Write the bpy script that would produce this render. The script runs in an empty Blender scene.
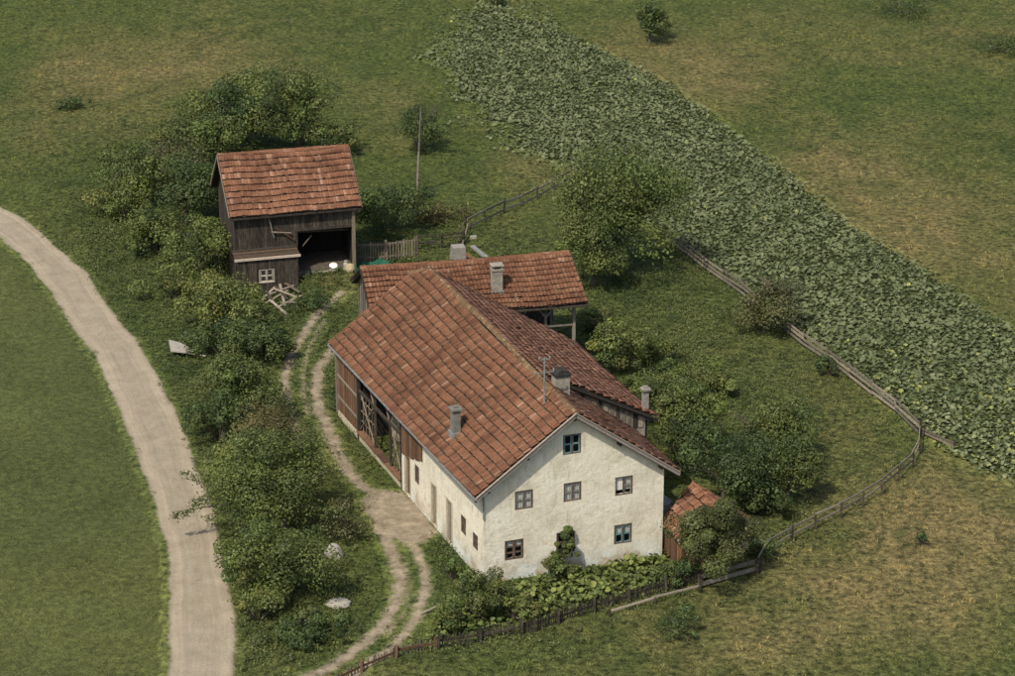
import bpy, math, random
import numpy as np
from mathutils import Vector, Quaternion, Matrix
random.seed(7)
rng = np.random.default_rng(7)
sc = bpy.context.scene
col = sc.collection

# ------------------------------------------------------------------ camera, sky, sun, exposure
FPX, PITCH, CAMH = 2600.0, math.radians(21.0), 66.35
cd = bpy.data.cameras.new('camera'); cam = bpy.data.objects.new('camera', cd); col.objects.link(cam)
cam.location = (0, 0, CAMH); cam.rotation_euler = (math.pi / 2 - PITCH, 0, 0)
cd.sensor_fit = 'HORIZONTAL'; cd.sensor_width = 36.0; cd.lens = 36.0 * FPX / 1015.0
cd.clip_start = 1.0; cd.clip_end = 6000.0
sc.camera = cam
SUN_AZ, SUN_EL = math.radians(212), math.radians(52)      # compass angle clockwise from +Y
sd = Vector((math.sin(SUN_AZ) * math.cos(SUN_EL), math.cos(SUN_AZ) * math.cos(SUN_EL), math.sin(SUN_EL)))
ld = bpy.data.lights.new('sun', 'SUN'); sun = bpy.data.objects.new('sun', ld); col.objects.link(sun)
ld.energy = 4.1; ld.angle = math.radians(.8); ld.color = (1.0, 0.915, 0.77)
sun.rotation_euler = sd.to_track_quat('Z', 'Y').to_euler(); sun.location = (-60, 60, 80)
wd = bpy.data.worlds.new('World'); sc.world = wd; wd.use_nodes = True
nt = wd.node_tree; bg = nt.nodes['Background']
sky = nt.nodes.new('ShaderNodeTexSky'); sky.sky_type = 'NISHITA'; sky.sun_disc = False
sky.sun_elevation = SUN_EL; sky.sun_rotation = SUN_AZ; sky.dust_density = 3.0; sky.air_density = 1.0
nt.links.new(sky.outputs[0], bg.inputs[0]); bg.inputs[1].default_value = 0.135
sc.view_settings.view_transform = 'Standard'; sc.view_settings.look = 'None'
sc.view_settings.exposure = 0.13; sc.view_settings.gamma = 1.0
sc.cycles.max_bounces = 6; sc.cycles.diffuse_bounces = 3; sc.cycles.glossy_bounces = 2
sc.cycles.transparent_max_bounces = 8; sc.cycles.transmission_bounces = 3

# ------------------------------------------------------------------ numbers
AX = np.array([[1, 0, 0], [0, math.sin(PITCH), math.cos(PITCH)], [0, math.cos(PITCH), -math.sin(PITCH)]])
def G(x, y, z=0.0):
    """point of the level z seen in the photograph at (x, y)"""
    d = np.array([x - 507.5, 338 - y, FPX]) @ AX
    return d * ((z - CAMH) / d[2]) + np.array([0, 0, CAMH])
def px(P):
    q = (np.asarray(P, float) - [0, 0, CAMH]) @ AX.T
    return 507.5 + FPX * q[..., 0] / q[..., 2], 338 - FPX * q[..., 1] / q[..., 2]
def scale_at(P):
    return FPX / (((np.asarray(P, float) - [0, 0, CAMH]) @ AX.T)[..., 2])
def V(*a): return np.array(a if len(a) > 1 else a[0], float)
def norm(a): a = np.asarray(a, float); return a / max(1e-9, np.linalg.norm(a))

def _hash(ix, iy, s):
    n = (ix.astype(np.int64) * 374761393 + iy.astype(np.int64) * 668265263 + s * 974634777) & 0xffffffff
    n = ((n ^ (n >> 13)) * 1274126177) & 0xffffffff
    return ((n ^ (n >> 16)) & 0xffff) / 65535.0
def vnoise(x, y, s=0):
    x = np.asarray(x, float); y = np.asarray(y, float)
    ix, iy = np.floor(x), np.floor(y); fx, fy = x - ix, y - iy
    fx, fy = fx * fx * (3 - 2 * fx), fy * fy * (3 - 2 * fy)
    ix = ix.astype(np.int64); iy = iy.astype(np.int64)
    a, b, c, d = _hash(ix, iy, s), _hash(ix + 1, iy, s), _hash(ix, iy + 1, s), _hash(ix + 1, iy + 1, s)
    return (a * (1 - fx) + b * fx) * (1 - fy) + (c * (1 - fx) + d * fx) * fy
def fbm(x, y, s=0, o=4):
    t = 0; w = 0; a = 1.0; f = 1.0
    for i in range(o):
        t = t + a * vnoise(np.asarray(x) * f + 13.7 * i, np.asarray(y) * f + 5.1 * i, s + i); w += a; a *= .55; f *= 2.05
    return t / w
def sstep(a, b, x): t = np.clip((x - a) / (b - a), 0, 1); return t * t * (3 - 2 * t)

def seg_dist(x, y, P):
    d = np.full(np.shape(x), 1e9)
    for (x0, y0), (x1, y1) in zip(P[:-1], P[1:]):
        dx, dy = x1 - x0, y1 - y0
        t = np.clip(((x - x0) * dx + (y - y0) * dy) / (dx * dx + dy * dy + 1e-12), 0, 1)
        d = np.minimum(d, np.hypot(x - x0 - t * dx, y - y0 - t * dy))
    return d
def poly_sd(x, y, P):
    ins = np.zeros(np.shape(x), bool); Q = list(P) + [P[0]]
    for (x0, y0), (x1, y1) in zip(Q[:-1], Q[1:]):
        if y0 == y1: continue
        c = ((y0 > y) != (y1 > y)) & (x < (x1 - x0) * (y - y0) / (y1 - y0) + x0)
        ins ^= c
    d = seg_dist(x, y, Q)
    return np.where(ins, d, -d)
def gl(pts): return [tuple(G(a, b)[:2]) for a, b in pts]

ROAD_L = gl([(-60, 205), (-20, 228), (0, 239), (32, 267), (53, 296), (76, 331), (96, 360), (117, 406), (130, 438), (142, 471), (156, 507), (167, 553), (171, 596), (170, 635), (167, 676), (166, 740), (160, 820)])
ROAD_R = gl([(-60, 178), (-20, 197), (0, 207), (21, 218), (53, 243), (85, 271), (106, 303), (131, 335), (153, 370), (174, 409), (186, 438), (199, 475), (213, 518), (224, 560), (232, 603), (235, 635), (234, 676), (233, 740), (228, 820)])
ROAD = ROAD_L + ROAD_R[::-1]
RUTS = [(gl([(356, 268), (348, 290), (319, 312), (306, 332), (291, 355), (285, 378), (286, 400), (291, 420), (299, 450)]), .30),
        (gl([(324, 321), (311, 345), (303, 368), (304, 394), (308, 415)]), .10),
        (gl([(334, 350), (319, 368), (316, 391), (319, 410), (327, 426), (335, 449), (348, 472), (364, 488), (384, 502)]), .38),
        (gl([(378, 527), (386, 539), (395, 562), (400, 583), (396, 604), (380, 630), (357, 648), (331, 667), (300, 684), (260, 712)]), .34),
        (gl([(412, 545), (425, 570), (426, 588), (417, 617), (406, 633), (388, 650), (352, 676), (300, 715)]), .27),
        (gl([(402, 556), (411, 585), (405, 610), (388, 634)]), .02)]
YARD = gl([(362, 500), (384, 490), (403, 493), (418, 507), (438, 533), (424, 543), (408, 546), (394, 540), (382, 532), (372, 520), (364, 510)])
FIELD = gl([(485, 3), (500, 6), (540, 21), (600, 50), (650, 76), (700, 111), (760, 155), (800, 186), (850, 225), (900, 258), (950, 291), (1000, 323), (1100, 390), (1100, 520),
            (1015, 482), (965, 458), (930, 432), (848, 366), (788, 320), (748, 290), (676, 240), (640, 215), (600, 185), (572, 168), (540, 152), (508, 135), (484, 112), (466, 88), (450, 60), (452, 22)])
GARDEN = gl([(486, 590), (520, 584), (560, 577), (662, 557), (668, 560), (690, 578), (650, 590), (608, 603), (567, 613), (520, 622), (470, 634), (430, 640), (440, 612)])
def sd_road(x, y): return poly_sd(x, y, ROAD) + (fbm(np.asarray(x) / 2.2, np.asarray(y) / 3.5, 61, 3) - .5) * .55
def sd_track(x, y):
    d = poly_sd(x, y, YARD)
    for P, hw in RUTS: d = np.maximum(d, hw - seg_dist(x, y, P))
    return d
# farmhouse frame: s along the gable front, t along the house, z up
A0 = V(-1.3425, 133.6317, 0); UU = V(.942915, .333034, 0); WW = V(-.368697, .92955, 0)
def F(s, t, z=0.0): return A0 + UU * s + WW * t + V(0, 0, z)
BO = V(-20.23, 182.9, 0); ba = math.radians(14.8); BU = V(math.cos(ba), math.sin(ba), 0); BW = V(-math.sin(ba), math.cos(ba), 0)
def B(s, t, z=0.0): return BO + BU * s + BW * t + V(0, 0, z)
WO = V(-8.87, 163.96, 0); wa = math.radians(13.0); WU = V(math.cos(wa), math.sin(wa), 0); W2 = V(-math.sin(wa), math.cos(wa), 0)
def Wg(s, t, z=0.0): return WO + WU * s + W2 * t + V(0, 0, z)
def xy(p): return (p[0], p[1])
FOOT = [[xy(F(0, 0)), xy(F(11, 0)), xy(F(12.8, 6)), xy(F(13.6, 18)), xy(F(10.8, 26.7)), xy(F(0, 26.7))],
        [xy(B(0, 0)), xy(B(9.05, 0)), xy(B(9.05, 7.6)), xy(B(0, 7.6))],
        [xy(Wg(0, 0)), xy(Wg(14, 0)), xy(Wg(14, 6.8)), xy(Wg(0, 6.8))]]
def terr(x, y):
    x = np.asarray(x, float); y = np.asarray(y, float)
    h = (fbm(x / 9, y / 9, 3, 3) - .5) * .9 + (fbm(x / 2.3, y / 2.3, 9, 2) - .5) * .16
    hc = seg_dist(x, y, [xy(F(5.5, 2)), xy(F(5.5, 25)), xy(B(5, 3))])
    h = h * sstep(9, 16, hc)
    h = h * sstep(.2, 2.5, -sd_road(x, y)) + 0
    # grassed ramp up to the open bay of the barn
    q = np.stack([x - BO[0], y - BO[1]], -1); s = q @ BU[:2]; t = q @ BW[:2]
    h = h + .95 * sstep(3.6, 5.0, s) * sstep(12.0, 9.0, s) * sstep(-4.5, -.6, t) * sstep(3.0, 1.5, t)
    return h
def tz(x, y): return float(terr(np.array([x]), np.array([y]))[0])

def gcol(x, y):
    """plant colour of the meadow at a point, with one tree shadow painted in"""
    x = np.asarray(x, float); y = np.asarray(y, float)
    n1 = fbm(x / 14, y / 14, 21, 3); n2 = fbm(x / 3.2, y / 5.0, 31, 3); n3 = fbm(x / .9, y / 1.3, 41, 2)
    g = np.array([.090, .113, .037]); dk = np.array([.040, .062, .021]); dry = np.array([.205, .168, .082]); yl = np.array([.125, .132, .047])
    P = np.stack([x, y, 0 * x], -1); X, Y = px(P)
    dr = .0 * x
    for cx, cy, rx, ry, a in [(100, 85, 70, 40, .62), (215, 60, 90, 35, .35), (30, 130, 50, 25, .2), (640, 55, 90, 30, .5), (720, 78, 70, 34, .45), (830, 170, 80, 50, .55), (900, 225, 60, 45, .55), (1000, 250, 80, 70, .30),
                              (940, 40, 110, 30, .25), (900, 510, 80, 40, .45), (880, 600, 130, 60, .55), (980, 530, 80, 60, .45), (760, 640, 140, 50, .32), (560, 650, 160, 40, .22), (540, 165, 50, 25, .35),
                              (700, 340, 60, 30, .15), (830, 420, 60, 40, .15), (330, 285, 30, 20, .3), (320, 262, 40, 12, .5), (395, 115, 30, 40, .2), (70, 640, 90, 30, .15), (40, 440, 60, 60, .1), (200, 355, 22, 25, .3)]:
        dr = dr + a * np.exp(-((X - cx) / rx) ** 2 - ((Y - cy) / ry) ** 2)
    lush_shade = 0 * x
    for cx, cy, rx, ry, a in [(60, 330, 100, 90, .3), (60, 560, 130, 140, .45), (640, 285, 40, 20, .9), (230, 300, 110, 90, .6), (310, 640, 90, 60, .7), (440, 560, 40, 40, .6), (330, 380, 40, 70, .8), (450, 160, 60, 50, .25), (300, 20, 120, 30, .4), (780, 30, 60, 60, .2), (990, 130, 60, 60, .4), (840, 95, 60, 30, .3),  # lush growth, and right of the tallest tree its cast shadow painted in
                              (680, 620, 30, 14, .7), (900, 540, 10, 8, .9), (1000, 40, 60, 10, .8), (905, 8, 50, 12, .8), (72, 104, 18, 9, 1.0), (600, 560, 60, 30, .5), (960, 470, 40, 10, .5), (550, 635, 90, 14, .5), (420, 655, 60, 14, .6)]:
        lush_shade = lush_shade + a * np.exp(-((X - cx) / rx) ** 2 - ((Y - cy) / ry) ** 2)
    f = np.clip(dr * (.45 + 1.8 * n2) + (n1 - .5) * .55 + (n3 - .5) * .25, 0, 1)[..., None]
    l = np.clip(lush_shade * (.5 + n2) + (.46 - n3) * 1.9 + (n1 < .42) * .1, 0, 1)[..., None]
    c = g * (1 - f) + dry * f
    yy = np.clip((n2 - .5) * 1.8, 0, .6)[..., None]
    c = c * (1 - yy) + (yl * (1 - f) + dry * f) * yy
    c = c * (1 - .75 * l) + dk * .75 * l
    mown = sstep(0.3, -.3, poly_sd(x, y, gl([(0, 240), (53, 297), (96, 361), (130, 438), (156, 507), (171, 596), (167, 676), (167, 800), (-400, 800), (-400, 200)])))[..., None]
    c2 = np.array([.090, .108, .040]) * (.82 + .36 * n2[..., None]) * (.92 + .16 * n3[..., None]) + np.array([.03, .02, .005]) * np.clip((n1[..., None] - .45) * 3, 0, 1) * .7
    return c * mown + c2 * (1 - mown)

# ------------------------------------------------------------------ materials
MATS = {}
def mat(name, build):
    if name in MATS: return MATS[name]
    m = bpy.data.materials.new(name); m.use_nodes = True
    MATS[name] = m; build(m, m.node_tree, m.node_tree.nodes['Principled BSDF']); return m
def N(t, k, **kw):
    n = t.nodes.new(k)
    for a, b in kw.items():
        if a.startswith('i_'):
            key = a[2:]; n.inputs[int(key) if key.isdigit() else key.replace('_', ' ')].default_value = b
        else: setattr(n, a, b)
    return n
def ramp(t, src, stops):
    r = t.nodes.new('ShaderNodeValToRGB'); e = r.color_ramp.elements
    while len(e) < len(stops): e.new(.5)
    for el, (p, c) in zip(e, stops): el.position = p; el.color = (*c, 1) if len(c) == 3 else c
    t.links.new(src, r.inputs[0]); return r.outputs[0]
def mixc(t, fac, a, b, mode='MIX'):
    m = t.nodes.new('ShaderNodeMix'); m.data_type = 'RGBA'; m.blend_type = mode
    for sock, v in ((m.inputs[0], fac), (m.inputs[6], a), (m.inputs[7], b)):
        if isinstance(v, (int, float)): sock.default_value = v
        elif isinstance(v, tuple): sock.default_value = (*v, 1)
        else: t.links.new(v, sock)
    return m.outputs[2]
def maths(t, op, a, b=0.0):
    m = t.nodes.new('ShaderNodeMath'); m.operation = op
    for i, v in enumerate((a, b)):
        if isinstance(v, (int, float)): m.inputs[i].default_value = v
        else: t.links.new(v, m.inputs[i])
    return m.outputs[0]
def noise(t, scale, detail=4, rough=.6, vec=None):
    n = N(t, 'ShaderNodeTexNoise'); n.inputs['Scale'].default_value = scale; n.inputs['Detail'].default_value = detail; n.inputs['Roughness'].default_value = rough
    if vec is not None: t.links.new(vec, n.inputs['Vector'])
    return n.outputs['Fac']
def wpos(t): return N(t, 'ShaderNodeNewGeometry').outputs['Position']
def bump(t, bsdf, h, dist, strength=1.0):
    b = N(t, 'ShaderNodeBump'); b.inputs['Strength'].default_value = strength; b.inputs['Distance'].default_value = dist
    t.links.new(h, b.inputs['Height']); t.links.new(b.outputs[0], bsdf.inputs['Normal'])
def base(bs, c=None, rough=.85, spec=.25):
    if c is not None: bs.inputs['Base Color'].default_value = (*c, 1)
    bs.inputs['Roughness'].default_value = rough; bs.inputs['Specular IOR Level'].default_value = spec
def rnd(t):
    g = N(t, 'ShaderNodeNewGeometry'); o = N(t, 'ShaderNodeObjectInfo')
    return maths(t, 'FRACT', maths(t, 'ADD', g.outputs['Random Per Island'], maths(t, 'MULTIPLY', o.outputs['Random'], 7.31)))
def attr(t, n):
    a = N(t, 'ShaderNodeAttribute'); a.attribute_name = n; return a

def grass_color(t, mown=None):
    p = wpos(t); c = attr(t, 'Col').outputs['Color']
    n1 = noise(t, 2.2, 5, .7, p); n2 = noise(t, 9.0, 3, .7, p)
    k1 = maths(t, 'SUBTRACT', 1.0, maths(t, 'MULTIPLY', mown, .5)) if mown is not None else 1.0
    c = mixc(t, k1, c, ramp(t, n1, [(.36, (.33, .37, .33)), (.5, (.95, .97, .9)), (.64, (1.65, 1.6, 1.45))]), 'MULTIPLY')
    c = mixc(t, 1.0, c, ramp(t, n2, [(.35, (.62, .64, .6)), (.62, (1.30, 1.28, 1.2))]), 'MULTIPLY')
    return c, n1, n2
def m_ground(m, t, b):
    base(b, rough=.95, spec=.1); mw = attr(t, 'd').outputs['Fac']; c, n1, n2 = grass_color(t, mw); t.links.new(c, b.inputs['Base Color'])
    bump(t, b, maths(t, 'ADD', maths(t, 'MULTIPLY', n1, maths(t, 'SUBTRACT', 1.0, maths(t, 'MULTIPLY', mw, .5))), maths(t, 'MULTIPLY', n2, .5)), .42, 1.0)
GROUND = mat('meadow', m_ground)
def dirt_mat(name, stops, soft, amp, sc1, gr):
    def f(m, t, b):
        base(b, rough=.95, spec=.1); p = wpos(t); c, n1, n2 = grass_color(t)
        d = attr(t, 'd').outputs['Fac']; nz = noise(t, 1.6, 5, .7, p)
        fac = N(t, 'ShaderNodeMapRange', interpolation_type='SMOOTHSTEP'); fac.inputs[1].default_value = -soft; fac.inputs[2].default_value = soft
        t.links.new(maths(t, 'ADD', d, maths(t, 'MULTIPLY', maths(t, 'SUBTRACT', nz, .5), amp)), fac.inputs[0])
        xy_ = N(t, 'ShaderNodeSeparateXYZ'); t.links.new(p, xy_.inputs[0]); cb = N(t, 'ShaderNodeCombineXYZ'); t.links.new(maths(t, 'MULTIPLY', d, 4.5), cb.inputs[0]); t.links.new(maths(t, 'MULTIPLY', xy_.outputs[1], .10), cb.inputs[1]); t.links.new(maths(t, 'MULTIPLY', xy_.outputs[0], .10), cb.inputs[2])
        ks = .45 if 'gravel' in name else .0
        a = ramp(t, maths(t, 'ADD', maths(t, 'MULTIPLY', noise(t, sc1, 6, .65, p), 1 - ks), maths(t, 'MULTIPLY', noise(t, 1.0, 5, .65, cb.outputs[0]), ks)), stops)
        fine = noise(t, gr, 3, .8, p)
        a = mixc(t, 1.0, a, ramp(t, fine, [(.3, (.78, .77, .75)), (.7, (1.2, 1.2, 1.2))]), 'MULTIPLY')
        if 'gravel' in name: a = mixc(t, 1.0, a, ramp(t, maths(t, 'ADD', d, maths(t, 'MULTIPLY', n1, .35)), [(.1, (.80, .80, .79)), (.5, (1.06, 1.05, 1.03)), (.85, (1.08, 1.07, 1.05)), (1.0, (.93, .93, .92))]), 'MULTIPLY')
        sp = N(t, 'ShaderNodeTexVoronoi'); sp.inputs['Scale'].default_value = 6.0; t.links.new(p, sp.inputs['Vector'])
        a = mixc(t, ramp(t, sp.outputs['Distance'], [(.04, (.5, .5, .5)), (.11, (0, 0, 0))]), a, (.40, .37, .31))
        t.links.new(mixc(t, fac.outputs[0], c, a), b.inputs['Base Color'])
        bump(t, b, maths(t, 'ADD', fine, maths(t, 'MULTIPLY', n1, .5)), .05, 1.0)
    return mat(name, f)
GRAVEL = dirt_mat('gravel', [(.3, (.225, .192, .140)), (.5, (.305, .263, .198)), (.7, (.39, .34, .265))], .14, .6, .7, 14)
DIRT = dirt_mat('dirt', [(.3, (.150, .120, .080)), (.5, (.245, .205, .150)), (.7, (.36, .30, .215))], .26, 1.25, 1.1, 10)
def m_soil(m, t, b):
    base(b, rough=1, spec=.05); p = wpos(t)
    a = ramp(t, noise(t, 3, 6, .7, p), [(.35, (.030, .040, .017)), (.6, (.070, .082, .034))]); c, n1, n2 = grass_color(t)
    fac = N(t, 'ShaderNodeMapRange', interpolation_type='SMOOTHSTEP'); fac.inputs[1].default_value = -.2; fac.inputs[2].default_value = .6
    t.links.new(maths(t, 'ADD', attr(t, 'd').outputs['Fac'], maths(t, 'MULTIPLY', maths(t, 'SUBTRACT', n1, .5), 2.2)), fac.inputs[0])
    t.links.new(mixc(t, fac.outputs[0], c, a), b.inputs['Base Color']); bump(t, b, n1, .2)
SOIL = mat('soil', m_soil)
def leafy(name, rough=.55, trans=.25, spec=.3):
    def f(m, t, b):
        base(b, rough=rough, spec=spec)
        c = attr(t, 'Col').outputs['Color']; t.links.new(c, b.inputs['Base Color'])
        tr = N(t, 'ShaderNodeBsdfTranslucent'); t.links.new(mixc(t, 1.0, c, (1.25, 1.3, .7), 'MULTIPLY'), tr.inputs[0])
        mx = N(t, 'ShaderNodeMixShader'); mx.inputs[0].default_value = trans
        t.links.new(b.outputs[0], mx.inputs[1]); t.links.new(tr.outputs[0], mx.inputs[2])
        t.links.new(mx.outputs[0], t.nodes['Material Output'].inputs['Surface'])
    return mat(name, f)
LEAF = leafy('leaves'); BLADE = leafy('grass_blades', .7, .3, .15); BROAD = leafy('broad_leaves', .6, .2, .3)
def m_broad_obj(m, t, b):
    base(b, rough=.6, spec=.3); o = N(t, 'ShaderNodeObjectInfo')
    c = ramp(t, o.outputs['Random'], [(0, (.085, .10, .042)), (.35, (.12, .14, .066)), (.75, (.16, .18, .092)), (1, (.21, .22, .09))])
    t.links.new(c, b.inputs['Base Color'])
BROAD1 = mat('broad_leaf_single', m_broad_obj)
def m_garden_obj(m, t, b):
    base(b, rough=.6, spec=.3); o = N(t, 'ShaderNodeObjectInfo')
    t.links.new(ramp(t, o.outputs['Random'], [(0, (.05, .075, .02)), (.5, (.10, .13, .033)), (1, (.165, .185, .05))]), b.inputs['Base Color'])
GARD1 = mat('garden_leaf_single', m_garden_obj)
def tile_mat(name, stops, moss):
    def f(m, t, b):
        base(b, rough=.85, spec=.2); p = wpos(t); r = rnd(t)
        c = ramp(t, r, stops)
        big = noise(t, .55, 5, .7, p); fine = noise(t, 9, 4, .8, p)
        c = mixc(t, 1.0, c, ramp(t, big, [(.32, (.62, .60, .58)), (.5, (1, 1, 1)), (.66, (1.2, 1.22, 1.2))]), 'MULTIPLY')
        c = mixc(t, 1.0, c, ramp(t, fine, [(.3, (.68, .66, .64)), (.7, (1.3, 1.3, 1.3))]), 'MULTIPLY')
        c = mixc(t, ramp(t, noise(t, 1.6, 6, .75, p), [(.56, (0, 0, 0)), (.72, (moss, moss, moss))]), c, (.11, .10, .06))
        xy_ = N(t, 'ShaderNodeSeparateXYZ'); t.links.new(p, xy_.inputs[0]); cb = N(t, 'ShaderNodeCombineXYZ')
        t.links.new(maths(t, 'ADD', maths(t, 'MULTIPLY', xy_.outputs[0], -.48), maths(t, 'MULTIPLY', xy_.outputs[1], 1.2)), cb.inputs[0]); t.links.new(maths(t, 'MULTIPLY', xy_.outputs[2], .28), cb.inputs[1])
        c = mixc(t, 1.0, c, ramp(t, noise(t, 1.0, 5, .7, cb.outputs[0]), [(.34, (.66, .66, .64)), (.48, (1, 1, 1)), (.7, (1.12, 1.12, 1.1))]), 'MULTIPLY')
        t.links.new(c, b.inputs['Base Color']); bump(t, b, fine, .02, .7)
    return mat(name, f)
TILE = tile_mat('clay_tiles', [(0, (.108, .050, .030)), (.25, (.132, .061, .035)), (.75, (.148, .070, .040)), (.96, (.170, .088, .053)), (1, (.23, .145, .10))], .75)
TILE_OLD = tile_mat('old_clay_tiles', [(0, (.21, .096, .056)), (.4, (.29, .137, .080)), (.8, (.325, .158, .096)), (1, (.38, .22, .15))], .5)
TILE_BARN = tile_mat('barn_tiles', [(0, (.118, .055, .033)), (.2, (.150, .070, .041)), (.7, (.176, .083, .048)), (.93, (.21, .110, .068)), (1, (.28, .17, .12))], .35)
TILE_RIDGE = tile_mat('mossy_ridge_tiles', [(0, (.11, .07, .038)), (.5, (.155, .10, .055)), (1, (.22, .155, .09))], 1.0)
def wood_mat(name, stops, gs=1.0):
    def f(m, t, b):
        base(b, rough=.9, spec=.15); p = wpos(t); r = rnd(t)
        mp = N(t, 'ShaderNodeMapping'); mp.inputs['Scale'].default_value = (9 * gs, 9 * gs, 1.1 * gs); t.links.new(p, mp.inputs[0])
        n = noise(t, 1.6, 6, .75, mp.outputs[0])
        c = ramp(t, n, stops)
        c = mixc(t, 1.0, c, ramp(t, r, [(0, (.62, .62, .64)), (.6, (1, 1, 1)), (1, (1.45, 1.4, 1.35))]), 'MULTIPLY')
        t.links.new(c, b.inputs['Base Color']); bump(t, b, n, .01, .8)
    return mat(name, f)
WDARK = wood_mat('weathered_dark_wood', [(.3, (.018, .015, .012)), (.5, (.045, .038, .030)), (.72, (.12, .105, .088))])
WGREY = wood_mat('silvered_wood', [(.3, (.10, .085, .066)), (.5, (.20, .175, .14)), (.72, (.33, .30, .25))])
WBROWN = wood_mat('brown_wood', [(.3, (.060, .034, .020)), (.5, (.115, .066, .040)), (.72, (.18, .115, .075))])
WFENCE = wood_mat('fence_wood', [(.3, (.085, .070, .050)), (.5, (.165, .138, .102)), (.72, (.27, .235, .185))])
WORANGE = wood_mat('orange_boards', [(.3, (.16, .08, .035)), (.5, (.30, .16, .075)), (.72, (.42, .27, .15))])
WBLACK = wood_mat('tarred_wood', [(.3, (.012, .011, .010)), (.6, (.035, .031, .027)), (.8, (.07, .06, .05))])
PALE2 = wood_mat('whitewashed_frame', [(.3, (.32, .29, .24)), (.6, (.48, .44, .37))])
PALE = wood_mat('pale_board', [(.3, (.22, .19, .15)), (.5, (.34, .29, .235)), (.72, (.46, .41, .35))])
BARGE = wood_mat('painted_bargeboard', [(.3, (.20, .165, .14)), (.5, (.33, .285, .25)), (.72, (.44, .40, .36))])
def m_plaster(m, t, b):
    base(b, rough=.92, spec=.15); p = wpos(t); z = N(t, 'ShaderNodeSeparateXYZ'); t.links.new(p, z.inputs[0]); z = z.outputs[2]
    n = noise(t, .55, 6, .7, p); n2 = noise(t, 2.3, 6, .7, p); n3 = noise(t, 14, 4, .7, p)
    c = ramp(t, n, [(.3, (.52, .475, .37)), (.5, (.67, .63, .51)), (.7, (.75, .72, .61))])
    c = mixc(t, ramp(t, n2, [(.30, (.75, .75, .75)), (.46, (0, 0, 0))]), c, (.47, .415, .30))
    mp = N(t, 'ShaderNodeMapping'); mp.inputs['Scale'].default_value = (5, 5, .55); t.links.new(p, mp.inputs[0])
    st = noise(t, 1.0, 5, .7, mp.outputs[0])
    c = mixc(t, ramp(t, st, [(.55, (0, 0, 0)), (.72, (.62, .62, .62))]), c, (.36, .32, .25))
    low = N(t, 'ShaderNodeMapRange'); low.inputs[1].default_value = 1.5; low.inputs[2].default_value = .0; t.links.new(maths(t, 'ADD', z, maths(t, 'MULTIPLY', maths(t, 'SUBTRACT', n2, .5), 2.4)), low.inputs[0])
    c = mixc(t, maths(t, 'MULTIPLY', low.outputs[0], .92), c, ramp(t, noise(t, .8, 4, .6, p), [(.43, (.36, .29, .20)), (.50, (.50, .50, .44)), (.56, (.58, .64, .62)), (.66, (.66, .69, .66))]))
    mp2 = N(t, 'ShaderNodeVectorMath', operation='ADD'); sx = N(t, 'ShaderNodeTexNoise'); sx.inputs['Scale'].default_value = 1.3; t.links.new(p, sx.inputs['Vector'])
    sc3 = N(t, 'ShaderNodeVectorMath', operation='SCALE'); sc3.inputs['Scale'].default_value = 2.2; t.links.new(sx.outputs['Color'], sc3.inputs[0])
    t.links.new(p, mp2.inputs[0]); t.links.new(sc3.outputs[0], mp2.inputs[1])
    vo = N(t, 'ShaderNodeTexVoronoi'); vo.feature = 'DISTANCE_TO_EDGE'; vo.inputs['Scale'].default_value = .42; t.links.new(mp2.outputs[0], vo.inputs['Vector'])
    crack = maths(t, 'MULTIPLY', ramp(t, vo.outputs['Distance'], [(.0, (1, 1, 1)), (.012, (0, 0, 0))]), ramp(t, n2, [(.5, (0, 0, 0)), (.58, (.5, .5, .5))]))
    c = mixc(t, crack, c, (.20, .17, .13))
    c = mixc(t, 1.0, c, ramp(t, n3, [(.3, (.86, .86, .86)), (.7, (1.09, 1.09, 1.09))]), 'MULTIPLY')
    t.links.new(c, b.inputs['Base Color']); bump(t, b, maths(t, 'ADD', n2, maths(t, 'MULTIPLY', n3, .35)), .07, .8)
PLASTER = mat('old_plaster', m_plaster)
def stone_mat(name, a, bb):
    def f(m, t, b):
        base(b, rough=.95, spec=.15); p = wpos(t); n = noise(t, 3.5, 6, .75, p)
        t.links.new(ramp(t, n, [(.3, a), (.7, bb)]), b.inputs['Base Color']); bump(t, b, n, .05)
    return mat(name, f)
STONE = stone_mat('stone', (.20, .18, .15), (.42, .39, .34)); CONC = stone_mat('concrete', (.17, .16, .14), (.30, .285, .255))
CHIM = stone_mat('chimney_render', (.16, .145, .11), (.36, .335, .28)); CHIMD = stone_mat('grey_cement', (.10, .105, .09), (.21, .21, .18)); SOOT = stone_mat('soot', (.015, .015, .015), (.05, .048, .045))
WHITEST = stone_mat('pale_stone', (.21, .20, .17), (.36, .34, .29)); CREAM = stone_mat('cream_render', (.30, .26, .19), (.52, .47, .36))
TARP = stone_mat('green_tarpaulin', (.012, .075, .045), (.03, .13, .085)); METAL = stone_mat('zinc', (.12, .12, .115), (.26, .26, .25))
WHITE = stone_mat('white_enamel', (.62, .62, .60), (.78, .78, .76)); CURT = stone_mat('lace_curtain', (.55, .53, .47), (.74, .72, .66)); TEAL = stone_mat('teal_paint', (.07, .16, .17), (.17, .28, .28))
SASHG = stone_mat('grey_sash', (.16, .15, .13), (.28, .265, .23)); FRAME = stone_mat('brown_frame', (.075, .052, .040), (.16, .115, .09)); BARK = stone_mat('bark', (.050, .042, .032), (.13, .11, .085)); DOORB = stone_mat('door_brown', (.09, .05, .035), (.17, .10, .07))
DARK = stone_mat('unlit_interior', (.010, .009, .008), (.028, .025, .022)); YEL = stone_mat('ochre_sandstone', (.28, .22, .13), (.42, .35, .22))
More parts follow.
